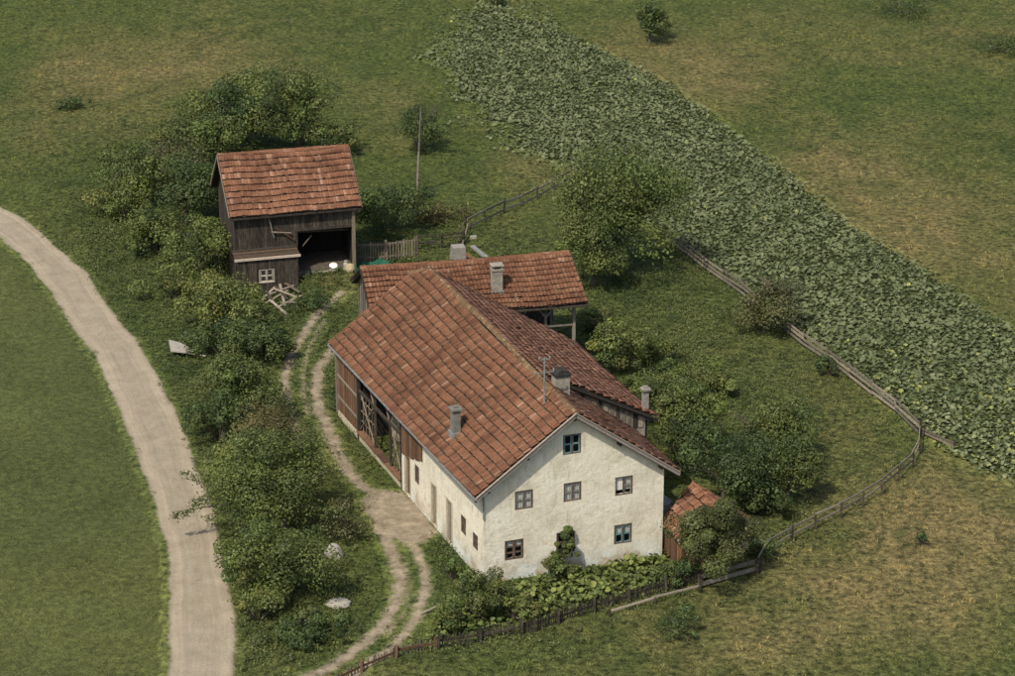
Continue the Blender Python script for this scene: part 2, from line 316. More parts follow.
def m_glass(m, t, b):
    base(b, (.02, .025, .028), .12, .6)
    tr = N(t, 'ShaderNodeBsdfTransparent'); tr.inputs[0].default_value = (.95, .97, .97, 1); mx = N(t, 'ShaderNodeMixShader'); mx.inputs[0].default_value = .09
    t.links.new(tr.outputs[0], mx.inputs[1]); t.links.new(b.outputs[0], mx.inputs[2]); t.links.new(mx.outputs[0], t.nodes['Material Output'].inputs['Surface'])
GLASS = mat('old_window_glass', m_glass)

# ------------------------------------------------------------------ object helpers
def tag(o, label=None, cat=None, group=None, kind=None):
    if label: o['label'] = label
    if cat: o['category'] = cat
    if group: o['group'] = group
    if kind: o['kind'] = kind
    return o
def thing(name, P, label, cat, group=None):
    o = bpy.data.objects.new(name, None); col.objects.link(o); o.location = Vector(P); o.empty_display_size = .5
    return tag(o, label, cat, group)
WL = {}
def wloc(o):
    p = V(0, 0, 0)
    while o is not None: p = p + V(*o.location); o = o.parent
    return p
def mesh_np(name, verts, faces, m, parent=None, cols=None, smooth=False, d=None, loc=None):
    """faces: int array (n,k) - all of one size - or list of index lists"""
    me = bpy.data.meshes.new(name); verts = np.asarray(verts, np.float64)
    off = wloc(parent) if parent is not None else (V(loc) if loc is not None else V(0, 0, 0))
    vv = (verts - off).astype(np.float32)
    if isinstance(faces, np.ndarray):
        n, k = faces.shape
        me.vertices.add(len(vv)); me.vertices.foreach_set('co', vv.ravel())
        me.loops.add(n * k); me.loops.foreach_set('vertex_index', faces.astype(np.int32).ravel())
        me.polygons.add(n); me.polygons.foreach_set('loop_start', np.arange(0, n * k, k, dtype=np.int32))
        me.update(calc_edges=True)
    else: me.from_pydata(vv.tolist(), [], [list(map(int, f)) for f in faces]); me.update()
    if smooth: me.polygons.foreach_set('use_smooth', np.ones(len(me.polygons), bool))
    if cols is not None:
        a = me.color_attributes.new('Col', 'FLOAT_COLOR', 'POINT'); c = np.ones((len(vv), 4), np.float32); c[:, :3] = cols; a.data.foreach_set('color', c.ravel())
    if d is not None:
        a = me.attributes.new('d', 'FLOAT', 'POINT'); a.data.foreach_set('value', np.asarray(d, np.float32))
    me.materials.append(m)
    o = bpy.data.objects.new(name, me); col.objects.link(o)
    if parent is not None: o.parent = parent
    elif loc is not None: o.location = Vector(loc)
    return o
class MB:
    def __init__(s): s.v = []; s.f = []
    def quad(s, *P):
        n = len(s.v); s.v += [V(p) for p in P]; s.f.append(list(range(n, n + len(P))))
    def hexa(s, P):          # 8 points: bottom 4 then top 4
        n = len(s.v); s.v += [V(p) for p in P]
        for f in ((3, 2, 1, 0), (4, 5, 6, 7), (0, 1, 5, 4), (1, 2, 6, 5), (2, 3, 7, 6), (3, 0, 4, 7)): s.f.append([n + i for i in f])
    def box(s, o, a, b, c):  # corner and three edge vectors
        o, a, b, c = V(o), V(a), V(b), V(c); s.hexa([o, o + a, o + a + b, o + b, o + c, o + a + c, o + a + b + c, o + b + c])
    def bar(s, p, q, a, b, up=(0, 0, 1)):
        p, q = V(p), V(q); d = norm(q - p); r = np.cross(d, V(up)); r = norm(r) if np.linalg.norm(r) > 1e-3 else V(1, 0, 0); u = np.cross(r, d)
        s.box(p - r * a / 2 - u * b / 2, r * a, u * b, q - p)
    def tube(s, p, q, r0, r1, n=8, cap=True):
        p, q = V(p), V(q); d = norm(q - p); r = np.cross(d, V(0, 0, 1)); r = norm(r) if np.linalg.norm(r) > 1e-3 else V(1, 0, 0); u = np.cross(r, d); k = len(s.v)
        for c, rr in ((p, r0), (q, r1)):
            for i in range(n): a = 2 * math.pi * i / n; s.v.append(c + (r * math.cos(a) + u * math.sin(a)) * rr)
        for i in range(n): j = (i + 1) % n; s.f.append([k + i, k + j, k + n + j, k + n + i])
        if cap: s.f.append([k + n + i for i in range(n)]); s.f.append([k + n - 1 - i for i in range(n)])
    def prism(s, poly, dv):   # polygon swept by dv
        n = len(s.v); k = len(poly); s.v += [V(p) for p in poly] + [V(p) + V(dv) for p in poly]
        s.f.append(list(range(n + k - 1, n - 1, -1))); s.f.append(list(range(n + k, n + 2 * k)))
        for i in range(k): j = (i + 1) % k; s.f.append([n + i, n + j, n + k + j, n + k + i])
    def build(s, name, m, parent=None, loc=None, smooth=False): return mesh_np(name, s.v, s.f, m, parent, smooth=smooth, loc=loc)
UNIT = {}
def unit_box(m):
    if m.name not in UNIT:
        me = bpy.data.meshes.new('board_' + m.name); z = .5
        v = [(x, y, zz) for zz in (-z, z) for x, y in ((-z, -z), (z, -z), (z, z), (-z, z))]
        me.from_pydata(v, [], [(3, 2, 1, 0), (4, 5, 6, 7), (0, 1, 5, 4), (1, 2, 6, 5), (2, 3, 7, 6), (3, 0, 4, 7)]); me.materials.append(m); UNIT[m.name] = me
    return UNIT[m.name]
def placed(name, me, parent, P, R, S):
    o = bpy.data.objects.new(name, me); col.objects.link(o)
    if parent is not None: o.parent = parent; P = V(P) - wloc_c(parent)
    o.location = Vector(P); o.rotation_mode = 'QUATERNION'; o.rotation_quaternion = R; o.scale = S; return o
def wloc_c(o):
    if o.name not in WL: WL[o.name] = wloc(o)
    return WL[o.name]
def bar(name, p, q, a, b, m, parent, up=(0, 0, 1)):
    """a single timber as an object of its own: a across, b along up"""
    p, q = V(p), V(q); L = np.linalg.norm(q - p); d = (q - p) / L; r = np.cross(V(up), d)
    r = norm(r) if np.linalg.norm(r) > 1e-3 else V(1, 0, 0); u = np.cross(d, r)
    R = Matrix((r, u, d)).transposed().to_quaternion()   # local z along the bar
    return placed(name, unit_box(m), parent, (p + q) / 2, R, (a, b, L))

# ------------------------------------------------------------------ ground
def sheet(name, bbox, res, sdf, keep, m, dz, label=None, kind='structure'):
    xs = np.arange(bbox[0], bbox[2], res); ys = np.arange(bbox[1], bbox[3], res); X, Y = np.meshgrid(xs, ys)
    d = sdf(X, Y); Z = terr(X, Y) + dz; nx = len(xs)
    idx = np.arange(X.size).reshape(X.shape)
    q = np.stack([idx[:-1, :-1], idx[:-1, 1:], idx[1:, 1:], idx[1:, :-1]], -1).reshape(-1, 4)
    dm = d.ravel()[q].max(1); q = q[dm > -keep]
    used = np.unique(q); mp = np.zeros(X.size, int); mp[used] = np.arange(len(used))
    P = np.stack([X.ravel(), Y.ravel(), Z.ravel()], 1)[used]
    # tuck the rim into the ground
    P[:, 2] -= .09 * sstep(-keep * .5, -keep, d.ravel()[used])
    o = mesh_np(name, P, mp[q], m, cols=gcol(P[:, 0], P[:, 1]), d=d.ravel()[used], smooth=True)
    return tag(o, label, kind=kind)
gx = np.concatenate([np.linspace(-1500, -75, 16)[:-1], np.arange(-75, 75.1, .8), np.linspace(75, 1500, 16)[1:]])
gy = np.concatenate([np.linspace(-300, 100, 10)[:-1], np.arange(100, 300, .8), np.linspace(300, 2500, 18)])
X, Y = np.meshgrid(gx, gy); Z = terr(X, Y); idx = np.arange(X.size).reshape(X.shape)
q = np.stack([idx[:-1, :-1], idx[:-1, 1:], idx[1:, 1:], idx[1:, :-1]], -1).reshape(-1, 4)
ground = mesh_np('ground', np.stack([X.ravel(), Y.ravel(), Z.ravel()], 1), q, GROUND, cols=gcol(X.ravel(), Y.ravel()), smooth=True, d=sstep(-.2, .5, poly_sd(X.ravel(), Y.ravel(), gl([(0, 240), (53, 297), (96, 361), (130, 438), (156, 507), (171, 596), (167, 676), (167, 800), (-400, 800), (-400, 200)]))))
tag(ground, 'rough green meadow with straw coloured patches around the farm', kind='structure')
sheet('road', (-60, 100, -10, 215), .4, sd_road, .7, GRAVEL, .045, 'pale gravel road curving past the farm')
sheet('farm_track', (-26, 116, -2, 182), .2, sd_track, .7, DIRT, .05, 'pair of worn earth wheel ruts leading to the farmyard')
def sd_field(x, y): return poly_sd(x, y, FIELD) + (fbm(x / 4, y / 4, 77, 3) - .5) * (1.2 + 6.5 * sstep(205, 240, y) * (px(np.stack([x, y, 0 * x], -1))[0] < 545))
field = sheet('field', (-12, 128, 62, 290), .8, sd_field, 1.2, SOIL, .05, 'long strip of broad leaved crop running diagonally across the meadow')
garden = sheet('garden_bed', (-8, 120, 16, 142), .4, lambda x, y: poly_sd(x, y, GARDEN), .6, SOIL, .055, 'dark soil bed under the leafy plants at the front wall')

# ------------------------------------------------------------------ leaves, trees
def leaf_quads(C, Nrm, size, cols, fold=.25, aspect=.62):
    """diamond shaped leaves, two triangles each"""
    n = len(C); r = rng.normal(size=(n, 3)); a = np.cross(Nrm, r); a /= np.linalg.norm(a, axis=1)[:, None] + 1e-9; b = np.cross(Nrm, a)
    s = size[:, None]
    v = np.stack([C - a * s * .5, C + b * s * aspect * .5 + Nrm * s * fold * .3, C + a * s * .5, C - b * s * aspect * .5 + Nrm * s * fold * .3], 1).reshape(-1, 3)
    f = np.arange(n * 4).reshape(n, 4)
    return v, f, np.repeat(cols, 4, 0)
def rdir(n):
    v = rng.normal(size=(n, 3)); return v / np.linalg.norm(v, axis=1)[:, None]
def clump_cloud(center, R, n, nc, csize, leaf, c0, c1, nl=6, low=-.75, jag=.25):
    d = rdir(nc); d[:, 2] = np.where(d[:, 2] < low, -d[:, 2], d[:, 2])
    rr = .48 + .52 * rng.random(nc) ** .6
    ld_ = rdir(nl); ld_[:, 2] = ld_[:, 2] * .7 + .12; lc = ld_ * (.44 + .16 * rng.random((nl, 1))) * np.array(R); lr_ = .58 + .22 * rng.random(nl)
    if nl == 1: lc = lc * 0; lr_ = lr_ * 0 + .95
    li = rng.integers(0, nl, nc)
    cc = np.array(center) + lc[li] + d * rr[:, None] * lr_[li][:, None] * np.array(R) * (1 + rng.normal(size=(nc, 1)) * jag * .4)
    cs = csize * (.55 + .9 * rng.random(nc)) * np.mean(R)
    tone = rng.random(nc)
    k = rng.integers(0, nc, n); dd = rdir(n); rad = (.55 + .45 * rng.random(n) ** .5)
    P = cc[k] + dd * (cs[k] * rad)[:, None] * np.array([1, 1, .8])
    P[:, 2] = np.maximum(P[:, 2], .03 + center[2] - R[2] * 1.05 + rng.random(n) * .1)
    nr = dd + rdir(n) * .75 + np.array([0, 0, .45]); nr /= np.linalg.norm(nr, axis=1)[:, None]
    tt = np.clip(tone[k] * .85 + rng.random(n) * .4 - .14, 0, 1)[:, None]
    cols = np.array(c0) * (1 - tt) + np.array(c1) * tt
    cols = cols * (.8 + .4 * rng.random((n, 1)))
    hue = 1 + rng.normal(size=(nc, 3)) * np.array([.05, .05, .08]); cols = cols * hue[k].clip(.7, 1.35)
    return P, nr, leaf * (.55 + .6 * rng.random(n)) * (.8 + .5 * tone[k]), cols
PALS = {'dark': ((.022, .040, .014), (.092, .124, .038)), 'mid': ((.028, .048, .015), (.138, .166, .046)), 'light': ((.044, .066, .019), (.180, .202, .058)),
        'olive': ((.050, .060, .024), (.130, .130, .055)), 'warm': ((.060, .058, .022), (.165, .150, .055)), 'red': ((.044, .050, .017), (.125, .145, .046))}
def tree(name, cx, cy, rx, ry, hc, pal, label, group, n=None, leaf=.20, trunk=True, nc=None, dead=0, cat='tree', csize=.34, jag=.25, low=-.6, limbs=(), lobes=6):
    if group in (GB, GS): rx, ry = rx * 1.12, ry * 1.1
    C = G(cx, cy, hc); s = scale_at(C); g0 = tz(C[0], C[1]); bx = V(C[0], C[1], g0)
    Rx = rx / s; Rz = min(ry / s * 1.02, hc * 1.0); Ry = Rx * .95
    t = thing(name, bx, label, cat, group)
    area = 4 * math.pi * ((Rx * Ry + Rx * Rz * 2) / 3); n = n or int(min(38000, max(900, area / (leaf * leaf) * 4.6)))
    nc = nc or int(18 + area * .36)
    P, nr, sz, cl = clump_cloud((C[0], C[1], hc + g0), (Rx, Ry, Rz), n, nc, csize, leaf, *PALS[pal], jag=jag, low=low, nl=lobes)
    for (lx, ly, lh, r) in limbs:
        E = G(lx, ly, lh); m = 750; u = rng.random(m) ** .8; C = V(C)
        Q = C[None] * (1 - u[:, None]) + E[None] * u[:, None] + rng.normal(size=(m, 3)) * (r * (1.0 - u[:, None] * .75)) + np.stack([0 * u, 0 * u, .35 * np.sin(u * 9 + lx)], 1)
        P = np.concatenate([P, Q]); nn = rdir(m); nn[:, 2] = abs(nn[:, 2]) + .3; nr = np.concatenate([nr, nn / np.linalg.norm(nn, axis=1)[:, None]])
        sz = np.concatenate([sz, leaf * (.5 + .7 * rng.random(m))]); tt = rng.random((m, 1)); cl = np.concatenate([cl, np.array(PALS[pal][0]) * (1 - tt) + np.array(PALS[pal][1]) * tt])
    v, f, c = leaf_quads(P, nr, sz, cl)
    mesh_np('crown', v, f, LEAF, t, cols=c)
    mb = MB(); H = hc + Rz * .2; r0 = .035 * (hc + Rz) + .03
    if trunk:
        lean = V(random.uniform(-.2, .2), random.uniform(-.2, .2), 0)
        top = bx + lean + V(0, 0, H * .62)
        mb.tube(bx - V(0, 0, .15), bx + lean * .5 + V(0, 0, H * .3), r0, r0 * .8, 8); mb.tube(bx + lean * .5 + V(0, 0, H * .3), top, r0 * .8, r0 * .55, 8)
        for i in range(7):
            a = i * 2.4 + random.random(); st = bx + lean + V(0, 0, H * random.uniform(.32, .62)); e = V(C[0] + math.cos(a) * Rx * .75, C[1] + math.sin(a) * Ry * .75, g0 + hc + Rz * random.uniform(-.2, .6)); mid = (st + e) / 2 + V(0, 0, .15 * Rz)
            mb.tube(st, mid, r0 * .4, r0 * .25, 6); mb.tube(mid, e, r0 * .25, r0 * .07, 5)
    else:
        for i in range(6):
            a = i * 1.05 + random.random(); mb.tube(bx - V(0, 0, .1), V(C[0] + math.cos(a) * Rx * .6, C[1] + math.sin(a) * Ry * .6, g0 + hc + Rz * .3), .05, .015, 5)
    for (lx, ly, lh, r) in limbs: mb.tube(V(C[0], C[1], hc * .8), G(lx, ly, lh), .07, .015, 6)
    for i in range(dead):
        a = random.uniform(0, 6.28); e = V(C[0] + math.cos(a) * Rx * .8, C[1] + math.sin(a) * Ry * .6, g0 + hc + Rz * random.uniform(.9, 1.5)); mb.tube(V(C[0], C[1], hc + g0), e, .05, .012, 5)
        e2 = e + V(random.uniform(-.8, .8), 0, random.uniform(.2, .5)); mb.tube((e * .6 + V(C[0], C[1], hc + g0) * .4), e2, .025, .01, 4)
    mb.build('trunk', BARK, t)
    return t
GB = 'trees and bushes on the bank between the road and the barn'
GS = 'trees and bushes beside the farm track'
GR = 'trees and bushes in the orchard right of the farmhouse'
tree('broadleaf_tree', 298, 112, 43, 38, 3.2, 'mid', 'largest round tree directly behind the barn roof', GB, leaf=.24)
tree('broadleaf_tree', 246, 118, 34, 30, 2.6, 'dark', 'dark tree behind the left end of the barn roof ridge', GB, leaf=.24)
tree('bush', 205, 108, 34, 22, 1.5, 'light', 'pale loose bush at the upper edge of the bank behind the barn', GB, leaf=.22, trunk=False, cat='bush', csize=.34)
tree('bush', 192, 143, 40, 26, 2.0, 'mid', 'broad bush up the slope to the left of the barn ridge', GB, leaf=.22, trunk=False, cat='bush')
tree('broadleaf_tree', 137, 178, 36, 33, 2.4, 'mid', 'leftmost tree of the bank, nearest the upper bend of the road', GB, leaf=.22)
tree('broadleaf_tree', 186, 192, 36, 34, 2.6, 'dark', 'dark tree close against the left gable of the barn', GB, leaf=.22)
tree('bush', 158, 232, 34, 26, 1.6, 'mid', 'low bush below the leftmost tree of the bank', GB, leaf=.2, trunk=False, cat='bush')
tree('broadleaf_tree', 198, 248, 34, 32, 2.2, 'mid', 'tree left of the small barn window, halfway down the bank', GB, leaf=.2)
tree('bush', 172, 282, 27, 22, 1.4, 'light', 'pale bush on the bank above the white sheet', GB, leaf=.2, trunk=False, cat='bush')
tree('bush', 218, 303, 33, 27, 1.8, 'light', 'bright bush just left of the heap of old boards', GB, leaf=.2, trunk=False, cat='bush')
tree('bush', 224, 342, 30, 20, 1.2, 'dark', 'dark low bush beside the white sheet on the bank', GB, leaf=.18, trunk=False, cat='bush')
tree('bush', 262, 345, 26, 26, 1.3, 'dark', 'dark bush below the heap of old boards', GB, leaf=.18, trunk=False, cat='bush')
tree('bush', 118, 205, 26, 20, 1.2, 'light', 'pale bush just above the road, below the leftmost tree', GB, leaf=.2, trunk=False, cat='bush')
tree('bush', 165, 160, 36, 22, 1.5, 'olive', 'dull olive bush on the upper edge of the bank', GB, leaf=.22, trunk=False, cat='bush')
tree('bush', 250, 88, 30, 16, 1.3, 'light', 'light topped bush behind the dark tree above the barn', GB, leaf=.24, trunk=False, cat='bush')
tree('bush', 332, 140, 22, 16, 1.2, 'mid', 'bush at the right end of the barn roof ridge', GB, leaf=.22, trunk=False, cat='bush')
tree('bush', 250, 322, 26, 18, 1.0, 'mid', 'bush under the left end of the heap of boards', GB, leaf=.18, trunk=False, cat='bush')
tree('bush', 258, 402, 30, 22, 1.2, 'mid', 'bush beside the uppermost bend of the wheel ruts', GS, leaf=.18, trunk=False, cat='bush')
tree('bush', 226, 385, 36, 28, 1.8, 'mid', 'bush between the road and the upper wheel ruts', GS, leaf=.19, trunk=False, cat='bush')
tree('bush', 218, 421, 28, 24, 1.5, 'dark', 'dark bush at the road edge left of the golden crowned tree', GS, leaf=.18, trunk=False, cat='bush')
tree('broadleaf_tree', 276, 436, 40, 28, 2.8, 'warm', 'tree with a golden green crown between road and track', GS, leaf=.18)
tree('spreading_tree', 283, 487, 60, 44, 2.9, 'mid', 'biggest tree by the track with thin branches reaching over the gravel road', GS, leaf=.17, n=26000, limbs=((181, 478, 2.6, .42), (172, 512, 2.0, .40), (190, 500, 2.4, .6), (206, 486, 2.8, .7), (204, 516, 1.9, .55), (345, 520, 2.0, .4)))
tree('bush', 232, 470, 30, 36, 1.9, 'light', 'lighter bush at the road edge under the overhanging branches', GS, leaf=.17, trunk=False, cat='bush')
tree('broadleaf_tree', 277, 567, 52, 36, 2.1, 'mid', 'round tree left of the grey boulder', GS, leaf=.17)
tree('bush', 258, 604, 32, 18, 1.0, 'light', 'low pale bush at the road edge below the round tree', GS, leaf=.16, trunk=False, cat='bush')
tree('bush', 336, 520, 24, 26, 1.3, 'olive', 'thin grey green bush at the left edge of the bare yard', GS, leaf=.14, trunk=False, cat='bush', n=2200)
tree('bush', 306, 632, 42, 22, .45, 'dark', 'low spreading weeds near the lower bend of the track', GS, leaf=.15, trunk=False, cat='bush', csize=.22)
tree('bush', 389, 208, 37, 25, 2.0, 'dark', 'dense dark bush right of the barn, behind the paling gate', 'bushes behind the farm buildings', leaf=.2, trunk=False, cat='bush')
tree('bush', 419, 130, 27, 26, 1.8, 'dark', 'sparse bush with dead twigs behind the wooden pole', 'bushes behind the farm buildings', leaf=.19, trunk=False, cat='bush', dead=6, n=4200)
tree('bush', 441, 215, 26, 9, .4, 'warm', 'yellow green weeds beside the upper end of the fence', 'bushes behind the farm buildings', leaf=.18, trunk=False, cat='bush')
tree('broadleaf_tree', 618, 212, 62, 58, 4.7, 'mid', 'tallest tree, standing between the rear shed and the crop strip', GR, leaf=.24)
tree('broadleaf_tree', 594, 250, 34, 38, 2.8, 'mid', 'dark lower tree at the right end of the rear shed roof', GR, leaf=.2)
tree('round_tree', 650, 24, 19, 20, 1.9, 'dark', 'lone small dark tree on the open meadow above the crop strip', 'lone trees on the meadow', leaf=.26)
tree('bush', 765, 304, 32, 33, 2.1, 'olive', 'dusty olive bush growing against the long rail fence', GR, leaf=.17, trunk=True, cat='bush')
tree('bush', 831, 366, 13, 14, .8, 'dark', 'small bush on the rail fence below the olive bush', GR, leaf=.15, trunk=False, cat='bush')
tree('bush', 622, 348, 38, 30, 1.8, 'light', 'pale bush beyond the low right eave of the farmhouse', GR, leaf=.2, trunk=False, cat='bush', csize=.26)
tree('bush', 668, 372, 36, 24, 1.3, 'mid', 'bush beside the concrete flue at the right eave', GR, leaf=.18, trunk=False, cat='bush', csize=.26)
tree('broadleaf_tree', 694, 420, 36, 34, 2.6, 'mid', 'left tree of the cluster beyond the house gable', GR, leaf=.18)
tree('broadleaf_tree', 762, 428, 44, 34, 2.6, 'mid', 'upper tree of the cluster, its crown edged with yellow green', GR, leaf=.18)
tree('broadleaf_tree', 724, 466, 48, 36, 2.7, 'dark', 'dark middle tree of the cluster above the tiled lean-to', GR, leaf=.18)
tree('broadleaf_tree', 788, 472, 36, 34, 2.2, 'mid', 'rightmost tree of the cluster beyond the house gable', GR, leaf=.18)
tree('bush', 764, 500, 30, 18, 1.0, 'dark', 'low dark bush under the right tree of the cluster', GR, leaf=.16, trunk=False, cat='bush')
tree('broadleaf_tree', 664, 402, 30, 30, 2.2, 'mid', 'full green tree crowding the lower end of the right eave', GR, leaf=.17)
tree('bush', 686, 446, 28, 30, 1.9, 'dark', 'dark bush in the gap behind the right gable corner', GR, leaf=.17, trunk=False, cat='bush')
tree('bush', 650, 345, 30, 20, 1.0, 'light', 'low pale bush on the open grass of the orchard', GR, leaf=.17, trunk=False, cat='bush')
tree('bush', 634, 396, 22, 18, 1.0, 'mid', 'bush tucked under the right eave behind the slim concrete flue', GR, leaf=.17, trunk=False, cat='bush')
tree('bush', 700, 380, 34, 18, 1.0, 'light', 'pale low bush above the left tree of the cluster', GR, leaf=.17, trunk=False, cat='bush')
tree('bush', 600, 322, 24, 16, 1.0, 'light', 'pale weeds at the foot of the rear shed posts', GR, leaf=.17, trunk=False, cat='bush')
tree('round_bush', 715, 541, 40, 36, 2.7, 'red', 'round reddish green bush in front of the tiled lean-to', GR, leaf=.16, n=24000, trunk=False, cat='bush')
tree('bush', 680, 572, 24, 13, .6, 'dark', 'low green bush at the foot of the round reddish bush', 'bushes in the front garden', leaf=.15, trunk=False, cat='bush')
tree('bush', 762, 546, 16, 11, .6, 'dark', 'small dark bush where the bent fence meets the plank fence', 'bushes in the front garden', leaf=.15, trunk=False, cat='bush')
tree('bush', 479, 598, 34, 24, 1.3, 'mid', 'leafy bush at the near corner of the farmhouse', 'bushes in the front garden', leaf=.15, trunk=False, cat='bush')
tree('bush', 447, 618, 20, 14, .7, 'mid', 'low bush behind the left end of the paling fence', 'bushes in the front garden', leaf=.14, trunk=False, cat='bush')
tree('bush', 516, 608, 22, 14, .8, 'light', 'light green bush between the near corner and the garden leaves', 'bushes in the front garden', leaf=.15, trunk=False, cat='bush')
tree('bush', 452, 568, 17, 18, .7, 'mid', 'weeds against the long side wall near the corner', 'bushes in the front garden', leaf=.13, trunk=False, cat='bush', n=1500)
tree('bush', 678, 624, 26, 11, .5, 'dark', 'dark clump of weeds alone in the lower meadow', 'weed clumps in the meadow', leaf=.14, trunk=False, cat='bush', n=1500)
tree('bush', 921, 543, 7, 7, .4, 'dark', 'tiny dark bush alone in the lower right meadow', 'weed clumps in the meadow', leaf=.13, trunk=False, cat='bush', n=500)
tree('bush', 72, 103, 17, 7, .45, 'dark', 'dark clump in the upper left meadow', 'weed clumps in the meadow', leaf=.2, trunk=False, cat='bush', n=900)
tree('bush', 497, 3, 12, 6, .6, 'dark', 'dark clump at the top end of the crop strip', 'weed clumps in the meadow', leaf=.22, trunk=False, cat='bush', n=700)
tree('bush', 1003, 46, 34, 8, .6, 'dark', 'long dark clump near the top right corner of the meadow', 'weed clumps in the meadow', leaf=.22, trunk=False, cat='bush', n=1500)
tree('bush', 905, 9, 34, 7, .5, 'dark', 'long dark clump at the top edge of the meadow', 'weed clumps in the meadow', leaf=.22, trunk=False, cat='bush', n=1200)
tree('bush', 404, 262, 0.1 + 22, 8, .4, 'mid', 'low weeds behind the rear shed beside the green tarpaulin', 'bushes behind the farm buildings', leaf=.15, trunk=False, cat='bush', n=900)
tree('bush', 312, 300, 22, 20, .7, 'dark', 'nettles beside the heap of old boards at the barn corner', GB, leaf=.15, trunk=False, cat='bush', n=1800)
tree('climbing_vine', 564, 554, 14, 24, 1.45, 'mid', 'leafy vine climbing the gable wall over the middle ground floor window', 'bushes in the front garden', leaf=.17, trunk=False, cat='vine', n=5500, csize=.22, jag=.5, lobes=3)
tree('climbing_vine', 559, 570, 17, 12, .7, 'mid', 'bushy lower part of the vine at the foot of the gable wall', 'bushes in the front garden', leaf=.16, trunk=False, cat='vine', n=2600, csize=.32, jag=.3, lobes=1)

# ------------------------------------------------------------------ tufts of grass, weeds
def in_view(P, mx=70):
    X, Y = px(P); return (X > -mx) & (X < 1015 + mx) & (Y > -30) & (Y < 676 + mx)
def points(n, xr=(-75, 75), yr=(104, 292)):
    x = rng.uniform(*xr, n); y = rng.uniform(*yr, n); P = np.stack([x, y, 0 * x], 1); return P[in_view(P)]
def free(P, road=.05, track=.1, fieldm=.6):
    x, y = P[:, 0], P[:, 1]; ok = (sd_road(x, y) < -road + (fbm(x / .8, y / .8, 15, 2) - .45) * .9)
    ok &= (sd_track(x, y) < -track + rng.normal(size=len(x)) * .12) & (sd_field(x, y) < fieldm)
    for f in FOOT: ok &= poly_sd(x, y, f) < -.05
    return ok
def blades(name, P, h, wdt, cols, nb, lean, label, m=BLADE):
    n = len(P); K = np.repeat(np.arange(n), nb); N_ = len(K)
    a = rng.uniform(0, 6.283, N_); r = rng.random(N_) * .12 * (h[K] / .2); base_ = P[K] + np.stack([np.cos(a) * r, np.sin(a) * r, 0 * a - .02], 1)
    b = rng.uniform(0, 6.283, N_); side = np.stack([np.cos(b), np.sin(b), 0 * b], 1) * (wdt * (.6 + .8 * rng.random(N_)))[:, None]
    hh = h[K] * (.6 + .7 * rng.random(N_)); l = lean * hh * rng.random(N_)
    tip = base_ + np.stack([np.cos(a) * l, np.sin(a) * l, hh], 1)
    v = np.stack([base_ - side, base_ + side, tip], 1).reshape(-1, 3); f = np.arange(N_ * 3).reshape(-1, 3)
    c = cols[K] * (.75 + .6 * rng.random((N_, 1))); c = np.repeat(c, 3, 0)
    return tag(mesh_np(name, v, f, m, cols=c), label, name.replace('_', ' '), kind='stuff')
P = points(330000); P = P[free(P)]
x, y = P[:, 0], P[:, 1]
mow = poly_sd(x, y, gl([(0, 240), (53, 297), (96, 361), (130, 438), (156, 507), (171, 596), (167, 676), (167, 800), (-400, 800), (-400, 200)])) > -.2
cl = fbm(x / .9, y / 1.2, 55, 2); P = P[rng.random(len(P)) < np.clip((cl - .28) * 2.6, .12, 1)]
x, y = P[:, 0], P[:, 1]; P[:, 2] = terr(x, y); cl = fbm(x / .9, y / 1.2, 55, 2)
mow = poly_sd(x, y, gl([(0, 240), (53, 297), (96, 361), (130, 438), (156, 507), (171, 596), (167, 676), (167, 800), (-400, 800), (-400, 200)])) > -.2
c5 = fbm(x / .55, y / .75, 57, 2); h = (.07 + .13 * sstep(.42, .78, c5) * (.5 + fbm(x / 7, y / 7, 66, 2))) * np.where(mow, .55, 1.0)
cc = gcol(x, y) * np.array([1.42, 1.34, 1.2]) * (.8 + .4 * rng.random((len(P), 1))) * (1 + np.where(mow, .45, 1.0) * (1.7 * (c5 - .5)))[:, None].clip(.5, 1.35)
blades('meadow_grass', P, h, .034, cc, 4, .9, 'short tufted grass covering the meadows')
# taller weeds and herbage on the banks and beside the track
Q = points(190000, (-45, 36), (112, 228)); Xq, Yq = px(Q)
wgt = 0 * Xq
for cx, cy, rx, ry, a in [(190, 230, 110, 110, 1), (245, 350, 70, 80, 1), (300, 610, 70, 60, .9), (225, 440, 40, 90, .9), (255, 640, 40, 40, .6), (330, 380, 26, 70, .8), (370, 440, 26, 40, .6), (445, 550, 22, 40, .9), (600, 600, 120, 18, .8), (460, 640, 110, 14, .8), (640, 290, 70, 40, .8), (650, 390, 90, 50, .9), (780, 430, 110, 80, .55), (700, 320, 60, 40, .5), (430, 235, 60, 22, .7), (520, 245, 50, 15, .6), (100, 250, 70, 40, .5), (800, 540, 60, 12, .6), (315, 285, 30, 20, .4)]:
    wgt = wgt + a * np.exp(-((Xq - cx) / rx) ** 2 - ((Yq - cy) / ry) ** 2)
Q = Q[(rng.random(len(Q)) < wgt * .75) & free(Q, .0, .05) & (poly_sd(Q[:, 0], Q[:, 1], ROAD_L + [(-60, 90)]) < 9e9)]
Xq, Yq = px(Q); rl = poly_sd(Q[:, 0], Q[:, 1], gl([(0, 243), (53, 300), (96, 364), (130, 442), (156, 510), (171, 600), (167, 680), (167, 800), (-400, 800), (-400, 200)])) > 0
Q = Q[~rl]; Q[:, 2] = terr(Q[:, 0], Q[:, 1])
k = np.repeat(np.arange(len(Q)), 7); n = len(k); hh = (.12 + .34 * fbm(Q[:, 0] / 1.5, Q[:, 1] / 1.5, 88, 2))[k]
C = Q[k] + np.stack([rng.normal(size=n) * .13, rng.normal(size=n) * .13, rng.random(n) * hh], 1)
nn = rdir(n) * .7 + np.array([0, 0, 1]); nn /= np.linalg.norm(nn, axis=1)[:, None]
